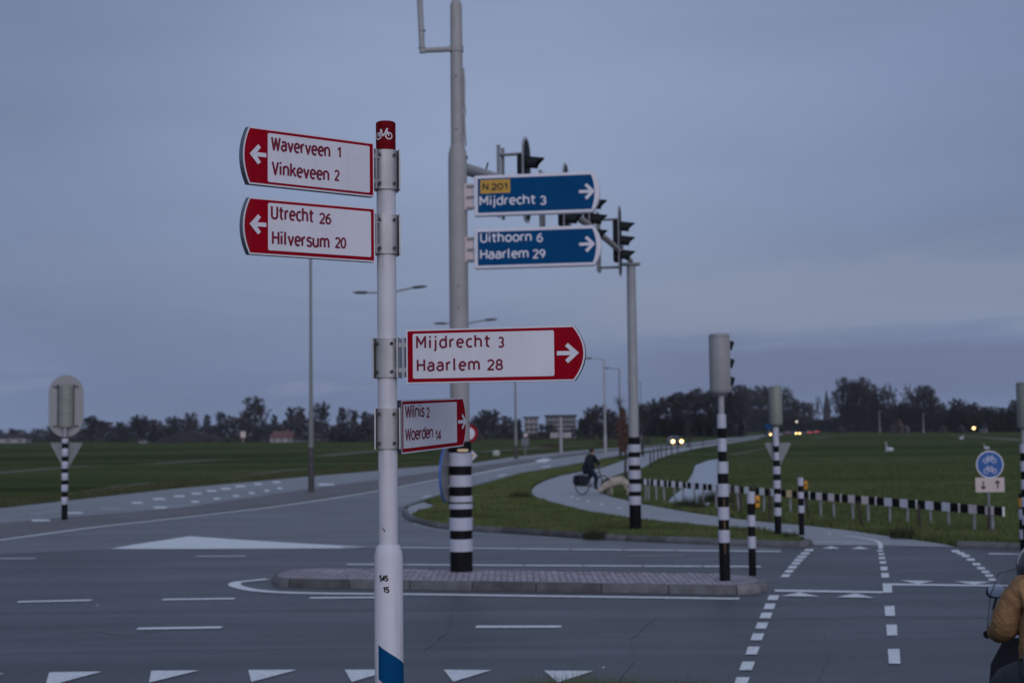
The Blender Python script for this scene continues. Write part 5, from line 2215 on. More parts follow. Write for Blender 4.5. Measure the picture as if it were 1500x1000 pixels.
GL = 'bare trees along the far edge of the left field'
for px, top, var, ws in ((18, 631, 1, 1.2), (50, 630, 3, 1.3), (80, 624, 4, 1.2), (132, 618, 4, 1.3), (150, 622, 1, 1.1), (176, 621, 0, 1.3), (205, 617, 4, 1.3), (228, 620, 1, 1.3), (252, 618, 4, 1.1), (279, 612, 1, 1.0),
                         (303, 609, 2, .9), (324, 608, 0, .9), (345, 617, 3, 1.1), (360, 612, 4, .9), (373, 593, 1, 1.0), (384, 600, 3, .9), (402, 609, 2, .9), (425, 599, 2, .9), (439, 605, 1, .9), (470, 602, 4, .85),
                         (500, 599, 2, .9), (510, 606, 3, .9), (519, 603, 5, 1.1), (534, 605, 5, 1.0), (542, 615, 4, .9), (552, 612, 1, .9), (575, 612, 4, 1.0), (598, 618, 1, 1.1), (640, 616, 4, 1.0)):
    put_tree(px, 648.5 - px * .006, top, ws * .95, var, 'bare_tree', 'leafless tree at the far edge of the left field', GL)
GM = 'bare trees beyond the road bend'
for px, top, var, ws in ((700, 617, 4, 1.1), (712, 608, 1, 1.0), (722, 610, 4, .9), (742, 615, 1, 1.1), (757, 621, 4, 1.0), (795, 625, 1, 1.2), (806, 626, 4, 1.2), (855, 620, 4, 1.1), (868, 608, 4, 1.0), (878, 602, 1, 1.0), (892, 610, 4, 1.0),
                         (904, 617, 1, 1.1)):
    put_tree(px, 643.5, top, ws, var, 'bare_tree', 'leafless tree between tall mast and gantry post', GM)
GR = 'bare trees behind the far road'
for px, top, var, ws in ((938, 604, 4, 1.1), (951, 600, 1, 1.1), (964, 597, 4, 1.0), (978, 592, 1, 1.0), (990, 590, 4, 1.0), (1004, 587, 1, 1.0), (1018, 586, 4, .95), (1032, 587, 1, .95), (1046, 588, 4, .95), (1066, 588, 1, .9), (1078, 583, 4, .9),
                         (1092, 580, 4, .95), (1104, 583, 1, .85), (1118, 581, 4, .95), (1132, 579, 1, .95), (1146, 582, 4, .95), (1160, 594, 4, .9), (1172, 596, 1, .9), (1183, 600, 4, .9)):
    put_tree(px, 639.5 if px < 1090 else 632.6, top, ws, var, 'bare_tree', 'leafless tree between gantry post and church spire', GR)
GS = 'tall bare trees right of the church spire'
for px, top, var, ws in ((1190, 596, 3, .6), (1199, 590, 3, .5), (1225, 584, 3, .6), (1241, 572, 4, .75), (1252, 574, 1, .75), (1263, 572, 4, .7), (1273, 575, 1, .75), (1288, 583, 4, .75), (1302, 575, 3, .6), (1308, 578, 3, .55), (1316, 599, 4, .9), (1330, 576, 3, .5),
                         (1335, 580, 3, .6), (1344, 584, 3, .7), (1351, 577, 1, .62), (1360, 581, 4, .62), (1368, 590, 1, .7), (1378, 600, 4, .9), (1326, 600, 4, 1.0)):
    put_tree(px, 633.5, top, ws, var, 'bare_tree', 'tall leafless tree right of the church spire', GS)
GE = 'low bare trees along the right horizon'
for px, top, var, ws in ((1392, 606, 4, 1.1), (1405, 595, 4, 1.0), (1415, 600, 1, 1.0), (1426, 600, 4, 1.0), (1440, 602, 1, 1.0), (1452, 604, 4, 1.0), (1470, 603, 1, 1.0), (1490, 597, 4, 1.0), (1503, 598, 1, 1.0), (1520, 600, 4, 1.0), (1545, 602, 1, 1.2)):
    put_tree(px, 633, top, ws, var, 'bare_tree', 'low leafless tree at the right end of horizon', GE)
put_tree(1460.5, 632.6, 595, .6, 'c', 'conifer', 'slim dark conifer standing above the roofs at the far right', None)
put_tree(1479, 632.8, 597, 1.1, 'c', 'conifer', 'broad dark conifer right of the slim one near the edge', None)
put_tree(762, 646, 612, .55, 'c', 'conifer', 'narrow dark evergreen beside the pale apartment block', None)


# dense undergrowth: wood that reads as one mass
def far_wood(name, segs, by, material, seed, dens=1.0, size=.8, depth=14):
    r = np.random.RandomState(seed)
    V, F = [], []
    vi = 0
    for (x0, t0_, x1, t1_) in segs:
        ga_, gb_ = G(x0, by), G(x1, by)
        Y = ga_.y
        Wd = abs(x1 - x0) * Y / FPX
        h = max(1.5, EYE + (by - 632) * 0 + (D((x0 + x1) / 2, (t0_ + t1_) / 2, Y).z - EYE))
        nq = int(Wd * h * 15.0 * dens)
        t = r.rand(nq)
        hh0, hh1 = D(x0, t0_, ga_.y).z, D(x1, t1_, gb_.y).z
        hx = hh0 + (hh1 - hh0) * t
        gx = ga_.x + (gb_.x - ga_.x) * t
        bump_ = .82 + .18 * np.sin(gx * .21 + seed) + .10 * np.sin(gx * .63 + 2)
        z = hx * bump_ * r.rand(nq) ** .8
        y = ga_.y + (gb_.y - ga_.y) * t + r.rand(nq) * depth
        c = np.stack([gx, y, z], 1)
        off = r.randn(nq, 3, 3) * size * .45
        off[:, :, 2] *= 1.2
        v = c[:, None, :] + off
        v[:, :, 2] = np.maximum(v[:, :, 2], 0.0)
        V.append(v.reshape(-1, 3))
        F.append(np.arange(vi, vi + nq * 3).reshape(-1, 3))
        vi += nq * 3
    V = np.concatenate(V)
    F = np.concatenate(F)
    me = bpy.data.meshes.new(name)
    me.vertices.add(len(V))
    me.vertices.foreach_set('co', V.ravel())
    me.loops.add(len(F) * 3)
    me.loops.foreach_set('vertex_index', F.ravel())
    me.polygons.add(len(F))
    me.polygons.foreach_set('loop_start', np.arange(0, len(F) * 3, 3))
    me.update()
    me.validate()
    me.materials.append(M[material])
    o = bpy.data.objects.new(name, me)
    COL.objects.link(o)
    return tag(o, kind='stuff')


o = far_wood('far_wood', [(-160, 630, 0, 630), (0, 630, 70, 628), (70, 626, 120, 622), (120, 618, 215, 614), (215, 616, 330, 612), (330, 611, 460, 611), (460, 612, 560, 611), (560, 616, 700, 620)], 647.2, 'twig', 3, 1.1)
tag(o, 'dark mass of bare undergrowth along the left horizon', 'wood')
o = far_wood('far_wood', [(690, 616, 760, 618), (745, 632, 800, 632), (800, 632, 850, 630), (850, 617, 930, 610)], 642.8, 'twig', 4, 1.1)
tag(o, 'dark mass of bare undergrowth behind the road bend', 'wood')
o = far_wood('far_wood', [(925, 606, 990, 598), (990, 595, 1094, 592)], 639.2, 'twig', 5, 1.3, 1.0, depth=8)
tag(o, 'dark mass of bare undergrowth behind the far road', 'wood')
o = far_wood('far_wood', [(1088, 592, 1110, 592), (1110, 592, 1160, 596), (1160, 602, 1195, 612), (1195, 615, 1238, 612), (1238, 592, 1300, 596), (1300, 602, 1345, 602), (1345, 598, 1375, 602), (1375, 608, 1450, 608), (1450, 607, 1560, 604)], 632.4, 'twig', 6, 1.6, 1.2)
tag(o, 'dark mass of bare undergrowth along the right horizon', 'wood')

# young leafy-brown tree and bare saplings by the path
g = G(916, 706)
o = empty('young_beech', g, 0, 'slender young tree holding brown leaves, left of the gantry post', 'tree')
k = MB()
Ht = D(913, 596, g.y).z
k.tube([(0, 0, 0), (.03, 0, Ht * .4), (-.10, 0, Ht * .93)], [.06, .05, .015], 8)
k.build('trunk', 'bark', o, True)
k = MB()
r = random.Random(4)
for i in range(1500):
    t = r.random()
    z = Ht * (.40 + .58 * t)
    R_ = .34 * math.sin(math.pi * (.12 + .85 * t)) ** .8 * r.random() ** .5
    az = r.uniform(0, 6.283)
    p = Vector((-.06 + math.cos(az) * R_, math.sin(az) * R_, z))
    s_ = .055
    k.add([p + Vector((r.uniform(-s_, s_), r.uniform(-s_, s_), r.uniform(-s_, s_))) for _ in range(3)], [(0, 1, 2)])
k.build('crown', 'brownleaf', o)
SG = 'young bare trees beside the cycle path'
for j, (px, by, top, lab) in enumerate(((909, 668, 585, 'bare sapling left of the brown-leaved young tree'), (942, 668, 592, 'bare sapling just right of the gantry post'),
                         (1008, 655, 600, 'bare sapling beside the path before the tree belt'))):
    g = G(px, by)
    a, b = bare_tree_mesh(70 + j, D(px, top, g.y).z, .35, .5, .012)
    o = empty('sapling', g, 0, lab, 'tree', SG)
    a.build('trunk', 'bark', o)
    b.build('crown', 'twig', o)
for px, by, hp in ((953, 684, 1.1), (958, 678, 1.1), (964, 676, 1.1), (969, 671, 1.1), (976, 668, 1.1), (984, 666, 1.1), (993, 663, 1.1), (1012, 659, 1.1), (1030, 656, 1.1)):
    g = G(px, by + 1)
    k = MB()
    k.tube([(0, 0, -.1), (0, 0, hp)], [.05, .045], 8)
    o = k.build('wooden_stake', 'wood_old', None, True)
    o.location = g
    tag(o, 'short wooden stake along the far cycle path, ' + nth('ws') + ' from the left', 'stake', 'wooden stakes beside the cycle path')

# ------------------------------------------------------------------ far buildings


def house(px0, px1, by, eave, ridge, wall, roof, label, windows=3, name='house', gable=False, lit=(), dep=8, cat='house', nameroof='roof'):
    g = G((px0 + px1) / 2, by)
    Y = g.y
    wdt = abs(G(px1, by).x - G(px0, by).x)
    cx_ = (px0 + px1) / 2
    he, hr = D(cx_, eave, Y).z, D(cx_, ridge, Y).z
    o = empty(name, g, 0, label, cat)
    k = MB()
    k.box((0, dep / 2, he / 2), (wdt, dep, he))
    k.build('wall', wall, o)
    k = MB()
    w2 = wdt / 2 + .35
    if gable:
        k.add([(-w2, -.4, he), (w2, -.4, he), (0, -.4, hr), (-w2, dep + .4, he), (w2, dep + .4, he), (0, dep + .4, hr)], [(0, 1, 2), (5, 4, 3), (0, 2, 5, 3), (1, 4, 5, 2), (0, 3, 4, 1)])
    else:
        k.add([(-w2, -.4, he), (w2, -.4, he), (w2, dep + .4, he), (-w2, dep + .4, he), (-w2 + 1.0, dep / 2, hr), (w2 - 1.0, dep / 2, hr)], [(0, 1, 5, 4), (2, 3, 4, 5), (1, 2, 5), (3, 0, 4), (0, 3, 2, 1)])
    ro = k.build(nameroof, roof, o)
    if not gable and wdt > 6:
        k = MB()
        k.box((wdt * .2, dep / 2, hr + .2), (.6, .6, 1.0))
        k.build('chimney', 'brick_red', ro)
    for i in range(windows):
        x = -wdt / 2 + wdt * (i + .5) / windows
        k = MB()
        k.box((x, -.03, he * .5), (wdt / windows * .42, .10, he * .42))
        wo = k.build('window', 'wall_pale', o)
        k = MB()
        k.box((x, -.07, he * .5), (wdt / windows * .36, .06, he * .36))
        k.build('pane', 'lit_window' if i in lit else 'pane', wo)
    return o


house(243, 312, 648, 646, 630, 'wall_dark', 'roof_dark', 'long low barn with dark gabled roof in the left field', 4, 'barn', True, cat='barn')
house(384, 404, 647.5, 643, 636, 'wall_dark', 'roof_dark', 'dark shed adjoining the red roofed farmhouse', 2, 'shed', True, cat='shed', dep=6)
house(400, 425, 647.5, 641, 631, 'wall_pale', 'roof_red', 'small pale farmhouse with red roof in the left field', 3, 'farmhouse', dep=7)
house(432, 452, 647.2, 643, 637.5, 'wall_grey', 'roof_dark', 'low grey shed left of the nearest street lamp', 3, 'shed', cat='shed')
house(466, 520, 647, 640, 632, 'wall_dark', 'roof_dark', 'dark farm buildings right of the nearest street lamp', 5, 'farmhouse', dep=10)
house(0, 24, 648.6, 642, 636.5, 'wall_pale', 'roof_dark', 'pale house at the far left edge of the horizon', 3)
house(206, 212, 649, 645, 642.5, 'wall_pale', 'roof_dark', 'tiny pale hut near the left end of the field', 1, 'hut', cat='hut', dep=3)
house(1311, 1318, 634, 622, 613, 'brick_red', 'roof_dark', 'narrow tall brick house between the village trees', 1, dep=10)
house(1319, 1326, 634, 624, 614, 'brick_red', 'roof_red', 'second brick house right beside the narrow one', 1, dep=10)
house(1327, 1335, 633.8, 628, 622, 'wall_pale', 'wall_grey', 'low pale house with bluish front right of the brick houses', 2, dep=8)
house(1381, 1391, 633.8, 627, 621, 'brick_red', 'roof_dark', 'brown brick house before the low trees', 2, dep=8)
house(1404, 1420, 633.5, 628, 621, 'wall_dark', 'roof_dark', 'dark farmhouse left of the glowing yard lamp', 3, dep=8)
house(1440, 1452, 633.4, 627, 619, 'wall_pale', 'roof_dark', 'pale gabled house between yard lamp and conifers', 2, dep=8)
house(1228, 1243, 634.2, 629, 623, 'wall_dark', 'roof_dark', 'dark low houses at the foot of the church', 3, dep=8)

# apartment blocks


def flats(px0, px1, by, top, storeys, cols, wall, label, name='apartment_block'):
    g = G((px0 + px1) / 2, by)
    Y = g.y
    wdt = abs(G(px1, by).x - G(px0, by).x)
    H = D((px0 + px1) / 2, top, Y).z
    o = empty(name, g, 0, label, 'apartment block')
    k = MB()
    k.box((0, 6, H / 2), (wdt, 12, H))
    k.build('wall', wall, o)
    k = MB()
    k.box((0, 6, H + .25), (wdt + .8, 12.8, .5))
    k.build('roof', 'roof_dark', o)
    sh = H / storeys
    for s in range(storeys):
        k = MB()
        k.box((0, -.45, s * sh + .15), (wdt * .96, .9, .25))
        k.build('balcony', 'wall_pale', o)
        for c in range(cols):
            x = -wdt / 2 + wdt * (c + .5) / cols
            k = MB()
            k.box((x, -.02, s * sh + sh * .58), (wdt / cols * .6, .1, sh * .5))
            k.build('window', 'pane', o)
    return o


flats(799, 846, 641.5, 609.5, 5, 8, 'wall_grey', 'wide grey apartment block beyond the fields left of the cyclist')
flats(768, 789, 641.5, 612, 4, 3, 'wall_pale', 'pale pinkish apartment block left of the wide grey one')

# church
g = G(1212, 631.4)
ch = empty('church', g, 0, 'church with a slender pointed spire on the horizon', 'church')
Y = g.y
k = MB()
zt, zs = D(1212, 571, Y).z, D(1212, 602, Y).z
k.box((0, 0, zs / 2), (4.6, 4.6, zs))
k.build('tower', 'wall_dark', ch)
k = MB()
k.lathe([(2.9, zs), (1.9, zs + (zt - zs) * .35), (1.0, zs + (zt - zs) * .68), (.2, zt)], 8)
k.build('spire', 'roof_dark', ch)
k = MB()
k.box((6, 3, 3.2), (9, 7, 6.4))
k.build('nave', 'wall_dark', ch)
k = MB()
k.add([(1.4, -.8, 6.4), (10.7, -.8, 6.4), (10.7, 6.8, 6.4), (1.4, 6.8, 6.4), (1.4, 3, 10), (10.7, 3, 10)], [(0, 1, 5, 4), (2, 3, 4, 5), (1, 2, 5), (3, 0, 4)])
k.build('nave_roof', 'roof_dark', ch)
# white panel sign in the far left field
g = G(356, 648)
k = MB()
k.box((0, 0, D(356, 636, g.y).z), (1.6, .1, 2.0))
k.lathe([(.1, 0), (.1, D(356, 636, g.y).z)], 8)
o = k.build('billboard', 'plate_pink', None)
o.location = g
tag(o, 'small pale upright panel between the barn and the red roofed farmhouse', 'billboard')

# lamps that glow far away
for px, py, by, rr, mt, lab in ((1426.5, 626.8, 633, .55, 'yard_lamp', 'glowing yellow yard lamp low on the right horizon'), (1167.5, 617.4, 637.5, .42, 'dim_lamp', 'small glowing lamp above the oncoming cars')):
    g = G(px, by)
    o = empty('yard_lamp', g, 0, lab, 'lamp')
    k = MB()
    z = D(px, py, g.y).z
    k.lathe([(.07, 0), (.07, z)], 8)
    k.build('pole', 'lamp_post_dark', o)
    k = MB()
    k.lathe([(.05, z - rr), (rr * .8, z - rr * .5), (rr, z), (rr * .7, z + rr * .6), (.05, z + rr)], 12)
    k.build('globe', mt, o, True)

# ------------------------------------------------------------------ skin figures


def skin_mesh(name, verts, edges, radii, root=0, sub=2, material='skin', parent=None, smooth=True, squash=None):
    me = bpy.data.meshes.new(name)
    me.from_pydata(verts, edges, [])
    ob = bpy.data.objects.new(name, me)
    COL.objects.link(ob)
    md = ob.modifiers.new('skin', 'SKIN')
    md.use_smooth_shade = True
    for i, r_ in enumerate(radii):
        sv = me.skin_vertices[0].data[i]
        sv.radius = r_ if isinstance(r_, tuple) else (r_, r_)
        sv.use_root = (i == root)
    sb = ob.modifiers.new('sub', 'SUBSURF')
    sb.levels = sb.render_levels = sub
    dg = bpy.context.evaluated_depsgraph_get()
    m2 = bpy.data.meshes.new_from_object(ob.evaluated_get(dg))
    bpy.data.objects.remove(ob)
    o = bpy.data.objects.new(name, m2)
    COL.objects.link(o)
    m2.materials.clear()
    m2.materials.append(M[material])
    m2.shade_smooth()
    if parent:
        o.parent = parent
    return o


def ico(mbx, c, r, sc_=(1, 1, 1), n=2, mi=0):
    bm = bmesh.new()
    bmesh.ops.create_icosphere(bm, subdivisions=n, radius=1)
    mbx.add([(c[0] + v.co.x * r * sc_[0], c[1] + v.co.y * r * sc_[1], c[2] + v.co.z * r * sc_[2]) for v in bm.verts],
            [tuple(v.index for v in f_.verts) for f_ in bm.faces], mi)
    bm.free()


# ---- cyclist on the hairpin, heading right
g = G(868, 723.5, .012)
HC = math.radians(38)
bk = empty('bicycle', g, HC, 'dark city bicycle with bulky black rear panniers, ridden on the cycle path', 'bicycle')


def wheel(x, name='wheel'):
    k = MB()
    ring = [(x + .34 * math.cos(a * math.pi / 12), 0, .35 + .34 * math.sin(a * math.pi / 12)) for a in range(25)]
    k.tube(ring, .020, 8, cap=False)
    w_ = k.build('wheel', 'tyre', bk, True)
    k = MB()
    for a in range(12):
        t = a * math.pi / 6
        k.tube([(x, 0, .35), (x + .33 * math.cos(t), 0, .35 + .33 * math.sin(t))], .003, 3)
    k.tube([(x, -.04, .35), (x, .04, .35)], .025, 8)
    k.build('spokes', 'galv', w_)


wheel(-.52)
wheel(.54)
k = MB()
for a, b in (((-.52, 0, .35), (-.08, 0, .30)), ((-.52, 0, .35), (-.20, 0, .80)), ((-.08, 0, .30), (-.22, 0, .88)), ((-.08, 0, .30), (.38, 0, .72)), ((-.18, 0, .66), (.36, 0, .84)),
             ((.54, 0, .35), (.34, 0, .98))):
    k.tube([a, b], .018, 8)
k.build('frame', 'ink_black', bk, True)
k = MB()
k.tube([(.34, 0, .98), (.33, 0, 1.08)], .014, 8)
k.tube([(.33, 0, 1.08), (.30, .10, 1.10), (.24, .28, 1.08), (.12, .29, 1.06)], .013, 8)
k.tube([(.33, 0, 1.08), (.30, -.10, 1.10), (.24, -.28, 1.08), (.12, -.29, 1.06)], .013, 8)
k.build('handlebar', 'galv', bk, True)
k = MB()
ico(k, (-.24, 0, .92), .13, (1.1, .75, .35))
k.build('saddle', 'tyre', bk, True)
k = MB()
k.tube([(-.08, -.12, .30), (-.08, .12, .30)], .02, 8)
k.tube([(-.08, -.12, .30), (.06, -.12, .22)], .012, 6)
k.tube([(-.08, .12, .30), (-.22, .12, .38)], .012, 6)
k.box((.07, -.17, .21), (.09, .10, .02))
k.box((-.23, .17, .39), (.09, .10, .02))
k.build('pedals', 'galv', bk)
for sy in (-1, 1):
    k = MB()
    ol = [(-.80, .74), (-.84, .50), (-.76, .34), (-.50, .32), (-.36, .44), (-.38, .74)]
    k.prism(ol, .05, .20, lambda u, d, v, sy=sy: Vector((u, sy * d, v)))
    k.build('pannier', 'navy_cloth', bk, bevel=.04)
k = MB()
k.box((-.55, 0, .77), (.42, .14, .02))
k.build('carrier', 'ink_black', bk)

cy = empty('person', g, HC, 'cyclist in dark navy jacket and trousers with bent arms, riding on the path', 'person')
V = [(-.20, 0, .98), (-.18, 0, 1.12), (-.12, 0, 1.30), (-.06, 0, 1.44), (-.03, 0, 1.52),
     (-.06, .17, 1.43), (.07, .22, 1.22), (.16, .26, 1.10),
     (-.06, -.17, 1.43), (.07, -.22, 1.22), (.16, -.26, 1.10)]
E = [(0, 1), (1, 2), (2, 3), (3, 4), (3, 5), (5, 6), (6, 7), (3, 8), (8, 9), (9, 10)]
R_ = [(.20, .20), (.20, .21), (.20, .22), (.15, .16), (.07, .07), .10, .08, .06, .10, .08, .06]
skin_mesh('jacket', V, E, R_, 0, 2, 'navy_cloth', cy)
V = [(-.20, 0, .98), (-.18, .09, .96), (.12, .12, .80), (-.16, .13, .50), (-.20, .14, .44), (-.18, -.09, .96), (.10, -.12, .66), (.04, -.14, .32), (.03, -.14, .26)]
E = [(0, 1), (1, 2), (2, 3), (3, 4), (0, 5), (5, 6), (6, 7), (7, 8)]
R_ = [(.17, .17), .12, .095, .07, .06, .12, .095, .07, .06]
skin_mesh('trousers', V, E, R_, 0, 2, 'jeans', cy)
k = MB()
ico(k, (-.19, .15, .405), .1, (1.3, .5, .42))
ico(k, (.07, -.15, .235), .1, (1.3, .5, .42))
k.build('shoes', 'tyre', cy, True)
# head: skull + nose + jaw in one skin
V = [(-.02, 0, 1.50), (0, 0, 1.58), (.015, 0, 1.66), (.01, 0, 1.73), (.075, 0, 1.60), (.115, 0, 1.635)]
E = [(0, 1), (1, 2), (2, 3), (1, 4), (2, 5)]
skin_mesh('head', V, E, [.05, .075, .092, .07, .035, .014], 1, 2, 'skin', cy)
k = MB()
ico(k, (-.018, 0, 1.685), .105, (1.0, .92, .95))
k.build('hair', 'hair', cy, True)
for sy in (-1, 1):
    V = [(.15, sy * .26, 1.09), (.19, sy * .275, 1.08), (.215, sy * .29, 1.065), (.22, sy * .26, 1.065), (.19, sy * .25, 1.045)]
    skin_mesh('hand', V, [(0, 1), (1, 2), (1, 3), (1, 4)], [.03, .032, .014, .014, .013], 1, 1, 'skin', cy)
cy.scale = bk.scale = (.98, .98, .98)

# ---- dog with lowered head, right of the cyclist
g = G(905, 725, 0)
dg_o = empty('dog', g, math.radians(185), 'cream coloured dog with lowered head and arched back beside the path', 'dog')
V = [(-.28, 0, .50), (-.12, 0, .56), (.06, 0, .55), (.24, 0, .50), (.36, 0, .42), (.50, 0, .30), (.60, 0, .20), (.70, 0, .13),
     (-.30, .09, .40), (-.22, .10, .30), (-.34, .10, .17), (-.30, .10, .03), (-.26, .10, .02),
     (-.30, -.09, .40), (-.22, -.10, .30), (-.36, -.10, .17), (-.33, -.10, .03), (-.29, -.10, .02),
     (.24, .09, .38), (.22, .10, .22), (.23, .10, .03), (.27, .10, .02),
     (.26, -.09, .38), (.28, -.10, .22), (.30, -.10, .03), (.34, -.10, .02),
     (-.40, 0, .46), (-.48, 0, .34), (-.52, 0, .24), (.55, .06, .30), (.55, -.06, .30)]
E = [(0, 1), (1, 2), (2, 3), (3, 4), (4, 5), (5, 6), (6, 7), (0, 8), (8, 9), (9, 10), (10, 11), (11, 12), (0, 13), (13, 14), (14, 15), (15, 16), (16, 17),
     (3, 18), (18, 19), (19, 20), (20, 21), (3, 22), (22, 23), (23, 24), (24, 25), (0, 26), (26, 27), (27, 28), (5, 29), (5, 30)]
R_ = [.16, .185, .19, .18, .13, .10, .085, .045, .12, .08, .045, .03, .028, .09, .06, .035, .03, .028, .07, .045, .032, .03, .07, .045, .032, .03, .045, .035, .02, .03, .03]
skin_mesh('body', V, E, R_, 2, 2, 'fur', dg_o)
dg_o.scale = (1.12, 1.12, .98)

# ---- swans on the meadow


def swan(px, by, s, label, rz=0, group='white birds on the meadow'):
    g = G(px, by)
    o = empty('swan', g, rz, label, 'swan', group)
    V = [(-.42, 0, .36), (-.2, 0, .34), (.1, 0, .32), (.3, 0, .36), (.42, 0, .52), (.38, 0, .74), (.36, 0, .92), (.44, 0, 1.0), (.52, 0, .98)]
    E = [(i, i + 1) for i in range(8)]
    skin_mesh('body', V, E, [.06, .19, .23, .16, .06, .045, .045, .055, .035], 2, 2, 'feather', o)
    k = MB()
    k.tube([(.54, 0, .975), (.66, 0, .94)], [.03, .012], 8)
    k.build('beak', 'beak', o, True)
    for sy in (-1, 1):
        k = MB()
        k.tube([(0, sy * .08, .2), (0, sy * .08, .02), (.08, sy * .08, .01)], .018, 6)
        k.build('leg', 'ink_black', o)
    o.scale = (s, s, s)


swan(1304, 663.5, 1.0, 'nearest white swan standing in the middle of the right meadow', math.radians(200))
swan(1408, 644.5, .95, 'white bird resting far off before the ditch on the right', math.radians(20))
swan(1446, 659.0, .65, 'small white bird low in the grass left of the picture edge', math.radians(160))

# ------------------------------------------------------------------ scooter rider at the right edge
RY_ = 9.0
pc_ = D(1529, 900, RY_)
RX = pc_.x
rz_ = math.radians(-4)
sco = empty('motor_scooter', (RX + .02, RY_ + .05, 0), rz_, 'dark motor scooter waiting at the crossing, round mirror and clear windscreen showing', 'scooter')
# local +Y forward
for y in (-.55, .75):
    k = MB()
    ring = [(0, y + .20 * math.cos(a * math.pi / 12), .25 + .20 * math.sin(a * math.pi / 12)) for a in range(25)]
    k.tube(ring, .055, 10, cap=False)
    w_ = k.build('wheel', 'tyre', sco, True)
    k = MB()
    k.tube([(-.04, y, .25), (.04, y, .25)], .15, 20)
    k.build('rim', 'galv', w_, True)
secs = [(-.86, .62, .86, .05), (-.78, .46, .86, .13), (-.55, .36, .85, .17), (-.2, .28, .82, .17), (.02, .24, .74, .15), (.10, .22, .40, .16)]
k = MB()
rows = []
for (y, z0, z1, hw) in secs:
    for a in range(12):
        t = a * math.pi / 6
        rows.append((hw * math.copysign(abs(math.cos(t)) ** .7, math.cos(t)), y, (z0 + z1) / 2 + (z1 - z0) / 2 * math.copysign(abs(math.sin(t)) ** .7, math.sin(t))))
k.add(rows, [(j * 12 + i, j * 12 + (i + 1) % 12, (j + 1) * 12 + (i + 1) % 12, (j + 1) * 12 + i) for j in range(5) for i in range(12)] + [tuple(range(12))[::-1], tuple(60 + i for i in range(12))])
k.build('rear_body', 'scooter_paint', sco, True)
k = MB()
k.box((0, .28, .26), (.32, .55, .07))
k.build('footboard', 'scooter_paint', sco, bevel=.02)
k = MB()
rows = []
for (y, z, hw, th_) in ((.50, .24, .17, .06), (.60, .55, .22, .07), (.56, .82, .20, .08), (.50, 1.0, .12, .09)):
    rows += [(-hw, y - th_ * .2, z), (0, y + th_, z), (hw, y - th_ * .2, z), (0, y - th_ * .4, z)]
k.add(rows, [(j * 4 + i, j * 4 + (i + 1) % 4, (j + 1) * 4 + (i + 1) % 4, (j + 1) * 4 + i) for j in range(3) for i in range(4)] + [(3, 2, 1, 0), (12, 13, 14, 15)])
k.build('leg_shield', 'scooter_paint', sco, True)
k = MB()
k.tube([(0, .75, .25), (0, .62, .6), (0, .48, 1.02)], .03, 10)
k.build('fork', 'galv', sco, True)
k = MB()
ico(k, (0, -.36, .86), .2, (.85, 1.9, .32), 3)
k.build('seat', 'tyre', sco, True)
k = MB()
k.tube([(-.27, .33, 1.04), (-.22, .38, 1.05), (-.12, .46, 1.04), (.12, .46, 1.04), (.22, .38, 1.05), (.27, .33, 1.04)], .02, 10)
k.build('handlebar', 'ink_black', sco, True)
for sx in (-1, 1):
    k = MB()
    k.tube([(sx * .275, .33, 1.04), (sx * .20, .41, 1.05)], .026, 10)
    k.build('grip', 'tyre', sco, True)
# mirror: seen at px 1455,868
for sx in (-1, 1):
    pm_ = D(1456, 868, RY_ + .42)
    mx = pm_.x - (RX + .02)
    mz = pm_.z
    cxm = -abs(mx) if sx < 0 else abs(mx)
    k = MB()
    k.tube([(sx * .16, .44, 1.05), (sx * .20, .43, 1.20), (cxm * .95, .42, mz - .03)], .008, 8)
    st = k.build('mirror_stem', 'ink_black', sco, True)
    k = MB()
    k.prism([(cxm + .052 * math.copysign(abs(math.cos(a * .2618)) ** .8, math.cos(a * .2618)), mz + .040 * math.copysign(abs(math.sin(a * .2618)) ** .8, math.sin(a * .2618))) for a in range(24)], -.015, .014, lambda u, d, v: Vector((u, .42 - d - (u - cxm) * .45 * -sx, v + (d) * .3)))
    k.build('mirror_shell', 'ink_black', st, True)
    k = MB()
    k.sheet([(cxm + .049 * math.copysign(abs(math.cos(a * .2618)) ** .8, math.cos(a * .2618)), mz + .0375 * math.copysign(abs(math.sin(a * .2618)) ** .8, math.sin(a * .2618))) for a in range(24)], .027, lambda u, d, v: Vector((u, .42 - d - (u - cxm) * .45 * -sx + (v - mz) * .22, v + d * .3)))
    k.build('mirror_glass', 'mirror', st)
# windscreen
M['screen'].node_tree.nodes['Principled BSDF'].inputs['Alpha'].default_value = .30
k = MB()
rows = []
nI, nJ = 10, 6
for j in range(nJ + 1):
    t = j / nJ
    hw = .24 * (1 - .35 * t ** 2)
    for i in range(nI + 1):
        s_ = -1 + 2 * i / nI
        rows.append((hw * s_, .56 - .10 * t - .10 * s_ * s_, 1.02 + .44 * t - .06 * s_ ** 4 * t))
k.add(rows, [(j * (nI + 1) + i, j * (nI + 1) + i + 1, (j + 1) * (nI + 1) + i + 1, (j + 1) * (nI + 1) + i) for j in range(nJ) for i in range(nI)])
ws = k.build('windscreen', 'screen', sco, True)
k = MB()
k.tube([(-.24, .46, 1.02), (-.235, .44, 1.15), (-.22, .40, 1.30), (-.17, .39, 1.43), (0, .455, 1.465), (.17, .39, 1.43), (.22, .40, 1.30), (.235, .44, 1.15), (.24, .46, 1.02)], .0022, 6)
k.build('screen_edge', 'ink_black', ws, True)
k = MB()
k.box((-.06, -.86, .70), (.10, .03, .05))
k.box((.06, -.86, .70), (.10, .03, .05))
k.build('tail_light', 'tail_red', sco, bevel=.01)
k = MB()
k.box((0, -.90, .50), (.13, .01, .11))
k.build('number_plate', 'sign_yellow', sco)

